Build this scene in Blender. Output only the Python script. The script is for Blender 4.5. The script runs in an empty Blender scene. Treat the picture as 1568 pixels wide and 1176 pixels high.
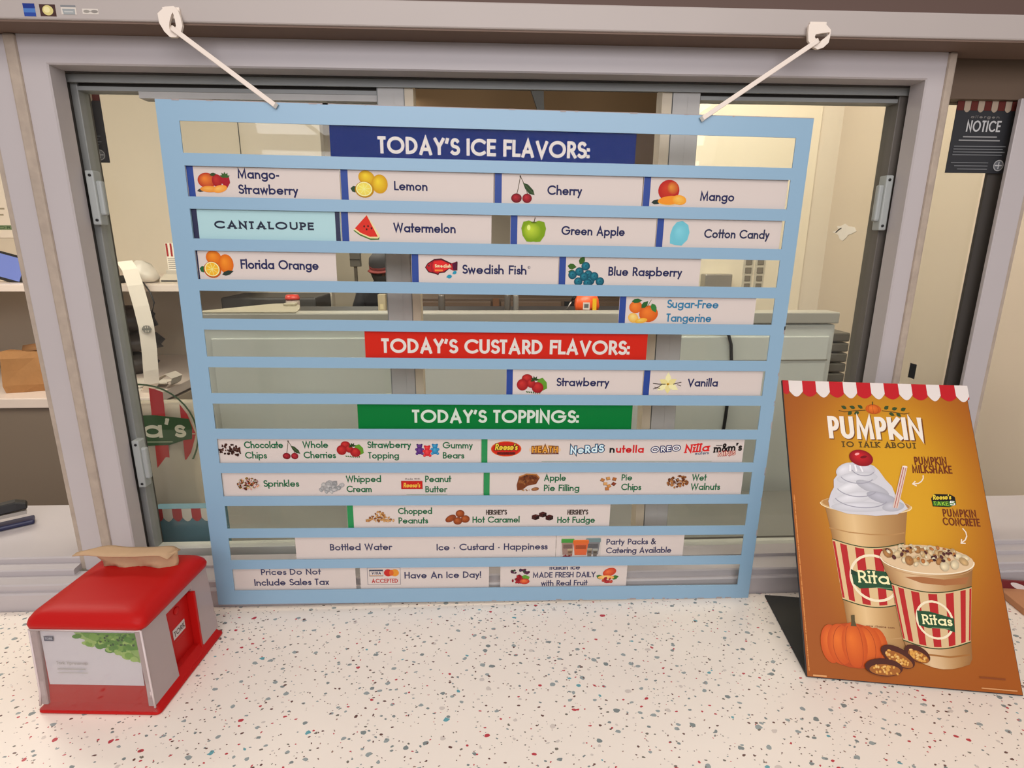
import bpy, bmesh, math, random
from mathutils import Vector, Matrix, Euler
random.seed(7)
C = bpy.context.scene.collection
SC = bpy.context.scene
R = math.radians

# ------------------------------------------------------------------ camera, world, lights, exposure
cam_d = bpy.data.cameras.new('camera'); cam = bpy.data.objects.new('camera', cam_d); C.objects.link(cam)
cam_d.sensor_fit = 'HORIZONTAL'; cam_d.sensor_width = 36.0
cam_d.lens = 856.33 / 1568 * 36.0
cam_d.clip_start = 0.02
yaw, pitch, roll = 0.046834, 0.247027, 0.004
f_ = Vector((math.sin(yaw)*math.cos(pitch), math.cos(yaw)*math.cos(pitch), -math.sin(pitch)))
r_ = Vector((math.cos(yaw), -math.sin(yaw), 0)); u_ = r_.cross(f_)
r2 = math.cos(roll)*r_ + math.sin(roll)*u_; u2 = -math.sin(roll)*r_ + math.cos(roll)*u_
mw = Matrix((( r2.x, u2.x, -f_.x, -0.002), (r2.y, u2.y, -f_.y, -0.81446), (r2.z, u2.z, -f_.z, 0.58395), (0, 0, 0, 1)))
cam.matrix_world = mw
SC.camera = cam
SC.view_settings.view_transform = 'Standard'; SC.view_settings.look = 'None'
SC.view_settings.gamma = 1.0; SC.view_settings.exposure = 0.0
SC.view_settings.use_curve_mapping = False

wd = bpy.data.worlds.new('world'); SC.world = wd; wd.use_nodes = True
bg = wd.node_tree.nodes['Background']; bg.inputs[0].default_value = (1.0, 0.93, 0.90, 1); bg.inputs[1].default_value = 0.42

def area(name, loc, target, sx, sy, power, col):
    d = bpy.data.lights.new(name, 'AREA'); d.shape = 'RECTANGLE'; d.size = sx; d.size_y = sy; d.energy = power; d.color = col
    o = bpy.data.objects.new(name, d); C.objects.link(o); o.location = loc
    o.rotation_euler = (Vector(target) - Vector(loc)).to_track_quat('-Z', 'Y').to_euler()
    return o
area('ceiling_lamp_lobby', (0.05, -1.0, 1.62), (0.05, -0.5, 0), 1.5, 0.5, 9.5, (1.0, 0.93, 0.86))
area('lobby_front_fill', (0.0, -2.4, 1.35), (0.0, 0.0, 0.35), 2.6, 0.8, 31, (0.98, 0.95, 1.0))  # added frontal fill below ceiling height, evens out the window frame
area('shop_cooler_fill', (0.15, 0.27, 1.5), (0.15, 1.5, 1.15), 1.5, 0.25, 33, (1.0, 0.95, 0.85))  # added fill aimed inward to brighten the cooler front, not the counter
area('shop_right_fill', (0.95, 0.95, 1.54), (0.95, 1.0, 0), 0.6, 0.5, 4, (1.0, 0.95, 0.86))  # added fill for the room behind the right pane
area('office_fill', (-1.75, 0.75, 1.54), (-1.75, 1.2, 0), 1.0, 0.5, 22, (1.0, 0.95, 0.84))  # added fill that brightens the office desk under the shelf
area('backroom_fill', (-1.0, 3.4, 1.55), (-1.0, 3.4, 0), 0.9, 0.5, 20, (1.0, 0.95, 0.84))  # added fill to brighten the back room wall

# ------------------------------------------------------------------ materials
def lin(v):
    v = v/255.0
    return v/12.92 if v <= 0.04045 else ((v+0.055)/1.055)**2.4
KA = 1.18
def c(r, g, b):
    return (min(lin(r)*KA, .93), min(lin(g)*KA, .93), min(lin(b)*KA, .93), 1.0)
_m = {}
def mat(name, rgb, rough=0.5, metal=0.0, noise=0.0, nscale=40.0, spec=0.5, bump=0.0, trans=0.0):
    if name in _m: return _m[name]
    m = bpy.data.materials.new(name); m.use_nodes = True; nt = m.node_tree; b = nt.nodes['Principled BSDF']
    col = c(*rgb); b.inputs['Base Color'].default_value = col; b.inputs['Roughness'].default_value = rough
    b.inputs['Metallic'].default_value = metal; b.inputs['Specular IOR Level'].default_value = spec
    if trans: b.inputs['Transmission Weight'].default_value = trans
    if noise or bump:
        tc = nt.nodes.new('ShaderNodeTexCoord'); n = nt.nodes.new('ShaderNodeTexNoise'); n.inputs['Scale'].default_value = nscale; n.inputs['Detail'].default_value = 5
        nt.links.new(tc.outputs['Object'], n.inputs['Vector'])
        if noise:
            mx = nt.nodes.new('ShaderNodeMix'); mx.data_type = 'RGBA'
            mx.inputs['A'].default_value = tuple(x*(1-noise) for x in col[:3])+(1,); mx.inputs['B'].default_value = tuple(min(x*(1+noise), 1) for x in col[:3])+(1,)
            nt.links.new(n.outputs['Fac'], mx.inputs['Factor']); nt.links.new(mx.outputs['Result'], b.inputs['Base Color'])
        if bump:
            bp = nt.nodes.new('ShaderNodeBump'); bp.inputs['Strength'].default_value = bump; bp.inputs['Distance'].default_value = 0.004
            nt.links.new(n.outputs['Fac'], bp.inputs['Height']); nt.links.new(bp.outputs['Normal'], b.inputs['Normal'])
    _m[name] = m; return m
def ink_mat(name, rough, spec=0.18):
    m = bpy.data.materials.new(name); m.use_nodes = True; nt = m.node_tree; b = nt.nodes['Principled BSDF']
    a = nt.nodes.new('ShaderNodeAttribute'); a.attribute_name = 'Col'; nt.links.new(a.outputs['Color'], b.inputs['Base Color'])
    b.inputs['Roughness'].default_value = rough; b.inputs['Specular IOR Level'].default_value = spec; return m
INK = ink_mat('printed_ink', 0.55); INKP = ink_mat('poster_ink', 0.42)
def glass(name, tint, refl, rough=0.02):
    m = bpy.data.materials.new(name); m.use_nodes = True; nt = m.node_tree; nt.nodes.clear()
    out = nt.nodes.new('ShaderNodeOutputMaterial'); t = nt.nodes.new('ShaderNodeBsdfTransparent'); g = nt.nodes.new('ShaderNodeBsdfGlossy')
    t.inputs[0].default_value = tint; g.inputs['Roughness'].default_value = rough; g.inputs[0].default_value = (1, 1, 1, 1)
    fr = nt.nodes.new('ShaderNodeLayerWeight'); fr.inputs[0].default_value = .5; pw = nt.nodes.new('ShaderNodeMath'); pw.operation = 'POWER'; pw.inputs[1].default_value = 5.0
    mu = nt.nodes.new('ShaderNodeMath'); mu.operation = 'MULTIPLY_ADD'; mu.inputs[1].default_value = .9*refl; mu.inputs[2].default_value = .035*refl
    mx = nt.nodes.new('ShaderNodeMixShader'); nt.links.new(fr.outputs['Facing'], pw.inputs[0]); nt.links.new(pw.outputs[0], mu.inputs[0]); nt.links.new(mu.outputs[0], mx.inputs[0])
    nt.links.new(t.outputs[0], mx.inputs[1]); nt.links.new(g.outputs[0], mx.inputs[2]); nt.links.new(mx.outputs[0], out.inputs[0]); return m
GLASS = glass('window_glass', (.94, .95, .93, 1), 0.6); ACRY = glass('clear_acrylic', (.97, .975, .97, 1), 0.07)
COVER = glass('clear_plastic_cover', (.80, .79, .79, 1), 1.2, 0.15)

def terrazzo():
    m = bpy.data.materials.new('terrazzo_counter'); m.use_nodes = True; nt = m.node_tree; N = nt.nodes; Lk = nt.links; b = N['Principled BSDF']
    b.inputs['Roughness'].default_value = 0.33
    tc = N.new('ShaderNodeTexCoord')
    nz = N.new('ShaderNodeTexNoise'); nz.inputs['Scale'].default_value = 110; Lk.new(tc.outputs['Object'], nz.inputs['Vector'])
    vs = N.new('ShaderNodeVectorMath'); vs.operation = 'SCALE'; vs.inputs['Scale'].default_value = 0.006; Lk.new(nz.outputs['Color'], vs.inputs[0])
    va = N.new('ShaderNodeVectorMath'); va.operation = 'ADD'; Lk.new(tc.outputs['Object'], va.inputs[0]); Lk.new(vs.outputs[0], va.inputs[1])
    cur = None
    def layer(prev, scale, thr, prob, ramp, stretch, rot):
        mp = N.new('ShaderNodeMapping'); mp.inputs['Scale'].default_value = (scale, scale*stretch, 0.0); mp.inputs['Rotation'].default_value = (0, 0, rot); mp.inputs['Location'].default_value = (scale*.1, rot, 0)
        Lk.new(va.outputs[0], mp.inputs['Vector'])
        v = N.new('ShaderNodeTexVoronoi'); v.voronoi_dimensions = '2D'; v.inputs['Scale'].default_value = 1; Lk.new(mp.outputs[0], v.inputs['Vector'])
        se = N.new('ShaderNodeSeparateColor'); Lk.new(v.outputs['Color'], se.inputs[0])
        pr = N.new('ShaderNodeMath'); pr.operation = 'LESS_THAN'; pr.inputs[1].default_value = prob; Lk.new(se.outputs[0], pr.inputs[0])
        t2 = N.new('ShaderNodeMath'); t2.operation = 'MULTIPLY_ADD'; t2.inputs[1].default_value = thr*.8; t2.inputs[2].default_value = thr*.45; Lk.new(se.outputs[1], t2.inputs[0])
        lt = N.new('ShaderNodeMath'); lt.operation = 'LESS_THAN'; Lk.new(v.outputs['Distance'], lt.inputs[0]); Lk.new(t2.outputs[0], lt.inputs[1])
        fa = N.new('ShaderNodeMath'); fa.operation = 'MULTIPLY'; Lk.new(pr.outputs[0], fa.inputs[0]); Lk.new(lt.outputs[0], fa.inputs[1])
        cr = N.new('ShaderNodeValToRGB'); cr.color_ramp.interpolation = 'CONSTANT'; e = cr.color_ramp.elements
        e[0].position = 0; e[0].color = ramp[0][1]; e[1].position = ramp[1][0]; e[1].color = ramp[1][1]
        for p_, k_ in ramp[2:]:
            q = e.new(p_); q.color = k_
        Lk.new(se.outputs[2], cr.inputs[0])
        mx = N.new('ShaderNodeMix'); mx.data_type = 'RGBA'; Lk.new(fa.outputs[0], mx.inputs['Factor'])
        if prev is None: mx.inputs['A'].default_value = c(236, 218, 205)
        else: Lk.new(prev, mx.inputs['A'])
        Lk.new(cr.outputs[0], mx.inputs['B']); return mx.outputs['Result']
    grey = c(142, 150, 148); grey2 = c(120, 128, 126); red = c(178, 52, 62); brn = c(96, 62, 54); teal = c(92, 152, 160); pale = c(200, 188, 178); olive = c(112, 104, 92)
    cur = layer(None, 64, .20, .30, [(0, grey), (.35, pale), (.5, grey2), (.74, red), (.84, grey), (.93, teal)], 1.25, .5)
    cur = layer(cur, 112, .19, .24, [(0, brn), (.3, olive), (.5, grey2), (.7, red), (.85, pale)], 1.35, -.6)
    cur = layer(cur, 205, .20, .10, [(0, brn), (.35, olive), (.6, brn), (.8, c(150, 120, 105)), (.9, red)], 1.2, 1.2)
    Lk.new(cur, b.inputs['Base Color']); return m
TERR = terrazzo()

WHITE = mat('white_vinyl', (172, 165, 165), .38, noise=.03, nscale=12)
FASCIA = mat('white_painted_fascia', (162, 153, 148), .45, noise=.03, nscale=8)
CAULK = mat('tan_caulk', (160, 146, 132), .8, noise=.25, nscale=60)
BROWN = mat('brown_bulkhead_shaded', (84, 64, 56), .7)  # dark brown holds the shade of an overhang's underside
ALU = mat('grey_aluminium', (128, 130, 128), .45, noise=.08, nscale=30)
ALUD = mat('dark_track', (58, 54, 50), .6)
ALUL = mat('weathered_grey_stile', (168, 166, 162), .5, noise=.12, nscale=18)
BEIGE = mat('beige_wall_paint', (196, 185, 168), .8, noise=.04, nscale=3)
BEIGE2 = mat('cream_wall_paint', (192, 181, 164), .8, noise=.04, nscale=3)
TAN = mat('tan_wall_paint', (190, 176, 158), .8, noise=.03, nscale=3)
PLWHITE = mat('white_laminate', (214, 198, 186), .35)
BOARD = mat('light_blue_board_paint', (128, 160, 183), .34, noise=.02, nscale=6)
BOARDE = mat('board_bare_edge', (150, 140, 138), .6, noise=.3, nscale=90)
REDP = mat('red_plastic', (172, 20, 18), .42, spec=.16, noise=.02, nscale=20)
BLACKP = mat('black_plastic', (20, 19, 20), .5)
DARK = mat('dark_grey_plastic', (52, 50, 50), .5)
STRAP = mat('white_plastic_strap', (214, 202, 190), .45)
STEEL = mat('brushed_steel', (160, 156, 150), .35, .8, noise=.08, nscale=25)
GREYCAB = mat('grey_cooler_panel', (192, 195, 188), .3, noise=.04, nscale=4)
PAPER = mat('white_paper', (216, 206, 192), .8)
KRAFT = mat('kraft_paper', (172, 134, 92), .8, noise=.1, nscale=25, bump=.3)
NAPK = mat('brown_napkin_paper', (178, 146, 112), .9, noise=.06, nscale=60)

# ------------------------------------------------------------------ object helpers
def tag(o, label, cat, group=None, kind=None):
    o['label'] = label; o['category'] = cat
    if group: o['group'] = group
    if kind: o['kind'] = kind
    return o
def empty(name, loc=(0, 0, 0), rot=(0, 0, 0)):
    o = bpy.data.objects.new(name, None); C.objects.link(o); o.location = loc; o.rotation_euler = rot; o.empty_display_size = .02; return o
class MB:
    def __init__(s): s.bm = bmesh.new(); s.mats = []; s.mi = 0
    def m(s, mt):
        if mt not in s.mats: s.mats.append(mt)
        s.mi = s.mats.index(mt); return s
    def _fin(s, faces, smooth=False):
        for f in faces: f.material_index = s.mi; f.smooth = smooth
    def box(s, a, b, bev=0.0, seg=2, mx=None):
        r = bmesh.ops.create_cube(s.bm, size=1.0); vs = r['verts']
        for v in vs: v.co = Vector(((v.co.x+.5)*(b[0]-a[0])+a[0], (v.co.y+.5)*(b[1]-a[1])+a[1], (v.co.z+.5)*(b[2]-a[2])+a[2]))
        fs = list({f for v in vs for f in v.link_faces}); s._fin(fs)
        if bev > 0:
            es = list({e for f in fs for e in f.edges})
            r = bmesh.ops.bevel(s.bm, geom=es, offset=bev, segments=seg, affect='EDGES', profile=.5, material=s.mi)
            vs = list({v for v in r['verts']} | {v for v in vs if v.is_valid})
            for f in r['faces']: f.material_index = s.mi
        if mx is not None: bmesh.ops.transform(s.bm, matrix=mx, verts=[v for v in vs if v.is_valid])
        return s
    def prism(s, pts, axis, lo, hi):           # pts 2D polygon extruded along axis
        def P(p, t):
            return (t, p[0], p[1]) if axis == 'x' else (p[0], t, p[1]) if axis == 'y' else (p[0], p[1], t)
        A = [s.bm.verts.new(P(p, lo)) for p in pts]; B = [s.bm.verts.new(P(p, hi)) for p in pts]; n = len(pts)
        fs = [s.bm.faces.new(A), s.bm.faces.new(list(reversed(B)))] + [s.bm.faces.new((A[i], B[i], B[(i+1) % n], A[(i+1) % n])) for i in range(n)]
        s._fin(fs); return s
    def loft(s, rings, cap=True, smooth=True, closed=True):
        V = [[s.bm.verts.new(p) for p in r] for r in rings]; fs = []
        n = len(rings[0])
        for a, b in zip(V, V[1:]):
            for i in range(n if closed else n-1): fs.append(s.bm.faces.new((a[i], a[(i+1) % n], b[(i+1) % n], b[i])))
        if cap: fs += [s.bm.faces.new(list(reversed(V[0]))), s.bm.faces.new(V[-1])]
        s._fin(fs, smooth); return s
    def tube(s, pts, r, n=8):
        pts = [Vector(p) for p in pts]; rings = []
        up = Vector((0.13, .2, 1)).normalized()
        for i, p in enumerate(pts):
            d = (pts[min(i+1, len(pts)-1)] - pts[max(i-1, 0)]).normalized()
            a = d.cross(up); a = a.normalized() if a.length > 1e-4 else Vector((1, 0, 0)); b = d.cross(a)
            rr = r[i] if isinstance(r, (list, tuple)) else r
            rings.append([p + rr*(math.cos(t)*a + math.sin(t)*b) for t in [2*math.pi*k/n for k in range(n)]])
        return s.loft(rings)
    def lathe(s, prof, ctr=(0, 0, 0), n=24):
        rings = [[(ctr[0]+r*math.cos(t), ctr[1]+r*math.sin(t), ctr[2]+z) for t in [2*math.pi*k/n for k in range(n)]] for r, z in prof]
        return s.loft(rings)
    def ribbon(s, pts, width_dir, w, th, smooth=True):   # flat strip following pts, width along width_dir
        pts = [Vector(p) for p in pts]; wv = Vector(width_dir).normalized()*w/2; rings = []
        for i, p in enumerate(pts):
            d = (pts[min(i+1, len(pts)-1)] - pts[max(i-1, 0)]).normalized(); n = d.cross(wv).normalized()*th/2
            rings.append([p-wv-n, p+wv-n, p+wv+n, p-wv+n])
        return s.loft(rings, smooth=False)
    def build(s, name, parent=None, loc=None, rot=None):
        bmesh.ops.recalc_face_normals(s.bm, faces=s.bm.faces)
        me = bpy.data.meshes.new(name); s.bm.to_mesh(me); s.bm.free()
        for mt in s.mats: me.materials.append(mt)
        o = bpy.data.objects.new(name, me); C.objects.link(o)
        if parent is not None: o.parent = parent
        if loc is not None: o.location = loc
        if rot is not None: o.rotation_euler = rot
        return o
def part(name, mt, parent, a, b, bev=0.0): return MB().m(mt).box(a, b, bev).build(name, parent)
def struct(o): o['kind'] = 'structure'; return o

# ------------------------------------------------------------------ geometric lettering drawn as strokes
def arc(cx, cy, rx, ry, a0, a1, n=14):
    return [(cx+rx*math.cos(R(a0+(a1-a0)*i/n)), cy+ry*math.sin(R(a0+(a1-a0)*i/n))) for i in range(n+1)]
XHT = .66
def glyphs(w):
    h = w/2; B = h; T = 1-h; X = XHT-h; m = (B+X)/2; r = (X-B)/2; M = .52; D = -.28; H = 1.06-h
    rc = (T-B)/2; mc = .5; g = {}
    g[' '] = ([], .34)
    g['A'] = ([[(.03+h, B*.7), (.40, T), (.77-h, B*.7)], [(.20, .31), (.60, .31)]], .80)
    g['B'] = ([[(h, B), (h, T)], [(h, T), (.24, T)]+arc(.24, (T+M)/2, .17, (T-M)/2, 90, -90)+[(h, M)], [(.24, M)]+arc(.26, (M+B)/2, .20, (M-B)/2, 90, -90)+[(h, B)]], .53)
    g['C'] = ([arc(h+rc, mc, rc, rc, 48, 312, 26)], rc*1.68+w)
    g['D'] = ([[(h, B), (h, T)], [(h, T), (.20, T)]+arc(.20, mc, rc*.98, rc, 90, -90, 20)+[(h, B)]], .20+rc*.98+h)
    g['E'] = ([[(.44, T), (h, T), (h, B), (.44, B)], [(h, M), (.40, M)]], .50)
    g['F'] = ([[(.42, T), (h, T), (h, B)], [(h, M), (.38, M)]], .47)
    g['G'] = ([arc(h+rc, mc, rc, rc, 42, 360, 30)+[(h+rc+.06, mc)]], rc*2+w)
    g['H'] = ([[(h, B), (h, T)], [(.64-h, B), (.64-h, T)], [(h, M), (.64-h, M)]], .64)
    g['I'] = ([[(h, B), (h, T)]], w)
    g['K'] = ([[(h, B), (h, T)], [(.52, T), (h+.03, .50), (.56, B)]], .60)
    g['L'] = ([[(h, T), (h, B), (.40, B)]], .45)
    g['M'] = ([[(h+.02, B), (.15, T), (.44, B+.08), (.73, T), (.86-h, B)]], .88)
    g['N'] = ([[(h, B), (h, T), (.66-h, B), (.66-h, T)]], .66)
    g['O'] = ([arc(h+rc, mc, rc, rc, 90, 450, 34)], rc*2+w)
    g['P'] = ([[(h, B), (h, T)], [(h, T), (.24, T)]+arc(.24, (T+.44)/2, .20, (T-.44)/2, 90, -90)+[(h, .44)]], .50)
    g['R'] = ([[(h, B), (h, T)], [(h, T), (.24, T)]+arc(.24, (T+.46)/2, .19, (T-.46)/2, 90, -90)+[(h, .46)], [(.25, .46), (.48, B)]], .54)
    ru = (T-B)/4
    g['S'] = ([arc(h+.19, T-ru, .17, ru, 38, 270, 16)+arc(h+.19, B+ru, .20, ru, 90, -142, 16)], .44+h*.6)
    g['T'] = ([[(h, T), (.48-h, T)], [(.24, T), (.24, B)]], .48)
    g['U'] = ([[(h, T)]+arc(h+.23, B+.24, .23, .24, 180, 360, 16)+[(h+.46, T)]], .46+w)
    g['V'] = ([[(h, T-h*.3), (.36, B), (.72-h, T-h*.3)]], .72)
    g['W'] = ([[(h, T), (.28, B+.02), (.50, T), (.72, B+.02), (1.0-h, T)]], 1.0)
    g['Y'] = ([[(h, T), (.32, .48), (.64-h, T)], [(.32, .48), (.32, B)]], .64)
    g['5'] = ([[(.42, T), (.14, T), (.10, .58)]+arc(h+.18, .34, .20, .26, 120, -140, 16)], .48)
    # lower case
    bowl = lambda cx: arc(cx, m, r, r, 90, 450, 24)
    g['a'] = ([bowl(h+r), [(h+2*r, X), (h+2*r, B)]], 2*r+w)
    g['b'] = ([[(h, B), (h, H)], bowl(h+r)], 2*r+w)
    g['c'] = ([arc(h+r, m, r, r, 48, 312, 18)], 1.7*r+w)
    g['d'] = ([bowl(h+r), [(h+2*r, B), (h+2*r, H)]], 2*r+w)
    g['e'] = ([[(h+.02, m)]+[(h+2*r, m)]+arc(h+r, m, r, r, 0, 312, 22)], 2*r+w)
    g['f'] = ([[(.28, H)]+arc(.26, H-.13, .11, .13, 90, 180, 6)+[(.15, B)], [(h*.6, X), (.26, X)]], .30)
    g['g'] = ([bowl(h+r), [(h+2*r, X)]+arc(h+r, D+r*.9+h, r, r*.9, 0, -140, 14)], 2*r+w)
    g['h'] = ([[(h, B), (h, H)], [(h, m)]+arc(h+.19, m, .19, r, 180, 0, 14)+[(h+.38, B)]], .38+w)
    g['i'] = ([[(h, B), (h, X)], [(h, .86), (h, .87)]], w)
    g['k'] = ([[(h, B), (h, H)], [(.40, X), (h+.03, .32), (.42, B)]], .46)
    g['l'] = ([[(h, B), (h, H)]], w)
    g['n'] = ([[(h, B), (h, X)], [(h, m)]+arc(h+.19, m, .19, r, 180, 0, 14)+[(h+.38, B)]], .38+w)
    g['m'] = ([[(h, B), (h, X)], [(h, m)]+arc(h+.16, m, .16, r, 180, 0, 12)+[(h+.32, B)], [(h+.32, m)]+arc(h+.48, m, .16, r, 180, 0, 12)+[(h+.64, B)]], .64+w)
    g['o'] = ([bowl(h+r)], 2*r+w)
    g['p'] = ([[(h, D+h), (h, X)], bowl(h+r)], 2*r+w)
    g['r'] = ([[(h, B), (h, X)], [(h, m)]+arc(h+.17, m, .17, r, 180, 62, 8)], .27+h)
    rs = (X-B)/4
    g['s'] = ([arc(h+.12, X-rs, .11, rs, 30, 270, 12)+arc(h+.12, B+rs, .13, rs, 90, -145, 12)], .27+h)
    g['t'] = ([[(.15, B), (.15, .90)], [(h*.6, X), (.28, X)]], .30)
    g['u'] = ([[(h, X)]+arc(h+.19, B+.20, .19, .20, 180, 360, 12)+[(h+.38, X)], [(h+.38, X), (h+.38, B)]], .38+w)
    g['v'] = ([[(h*.9, X), (.25, B+.02), (.50-h*.9, X)]], .50)
    g['X'] = ([[(h, T), (.60-h, B)], [(.60-h, T), (h, B)]], .60)
    g['w'] = ([[(h*.9, X), (.20, B+.02), (.36, X), (.52, B+.02), (.72-h*.9, X)]], .72)
    g['x'] = ([[(h, X), (.44-h, B)], [(.44-h, X), (h, B)]], .44)
    g['y'] = ([[(h*.9, X), (.25, B+.04)], [(.48-h*.9, X), (.14, D+h)]], .48)
    g["'"] = ([[(h, T), (h*.6, .76)]], w)
    g['-'] = ([[(h, .36), (.24, .36)]], .28)
    g['·'] = ([[(h+.04, .36), (h+.05, .36)]], w+.09)
    g['.'] = ([[(h, B), (h+.01, B)]], w)
    g[':'] = ([[(h, B+.03), (h+.01, B+.03)], [(h, .52), (h+.01, .52)]], w)
    g['!'] = ([[(h, .34), (h, T)], [(h, B), (h+.005, B)]], w)
    g['&'] = ([[(.60, B), (.17, .70)]+arc(.28, .80, .12, .14, 200, -40, 12)+[(.14, .42)]+arc(.25, .25, .17, .19, 140, 290, 10)+[(.58, .46)]], .64)
    return g
_g = {}
def ribbon2(pts, w, cap=True):
    P = [pts[0]]
    for q in pts[1:]:
        if math.hypot(q[0]-P[-1][0], q[1]-P[-1][1]) > 1e-6: P.append(q)
    if len(P) < 2: P.append((P[0][0]+1e-4, P[0][1]))
    h = w/2
    closed = math.hypot(P[0][0]-P[-1][0], P[0][1]-P[-1][1]) < 1e-4 and len(P) > 4
    if cap and not closed:
        d = (P[0][0]-P[1][0], P[0][1]-P[1][1]); l = math.hypot(*d); P[0] = (P[0][0]+d[0]/l*h, P[0][1]+d[1]/l*h)
        d = (P[-1][0]-P[-2][0], P[-1][1]-P[-2][1]); l = math.hypot(*d); P[-1] = (P[-1][0]+d[0]/l*h, P[-1][1]+d[1]/l*h)
    out = []; n = len(P)
    for i in range(n-1):            # per-segment quads with mitred ends
        quad = []
        for j, (a, b) in ((i, (i-1, i)), (i+1, (i+1, i+2))):
            d = (P[i+1][0]-P[i][0], P[i+1][1]-P[i][1]); l = math.hypot(*d); nn = (-d[1]/l, d[0]/l); off = nn
            k0, k1 = (i-1, i) if j == i else (i+1, i+2)
            if closed: k0 %= (n-1); k1 = k1 if k1 < n else 1
            if 0 <= k0 and k1 < n:
                e = (P[k1][0]-P[k0][0], P[k1][1]-P[k0][1]); le = math.hypot(*e); n2 = (-e[1]/le, e[0]/le)
                s = (nn[0]+n2[0], nn[1]+n2[1]); ls = math.hypot(*s)
                if ls > 1e-3:
                    s = (s[0]/ls, s[1]/ls); k = s[0]*nn[0]+s[1]*nn[1]
                    sc = 1/max(k, .36); off = (s[0]*sc, s[1]*sc)
            quad.append((P[j][0]+off[0]*h, P[j][1]+off[1]*h, P[j][0]-off[0]*h, P[j][1]-off[1]*h))
        a, b = quad
        out.append([(a[0], a[1]), (a[2], a[3]), (b[2], b[3]), (b[0], b[1])])
    return out

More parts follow.
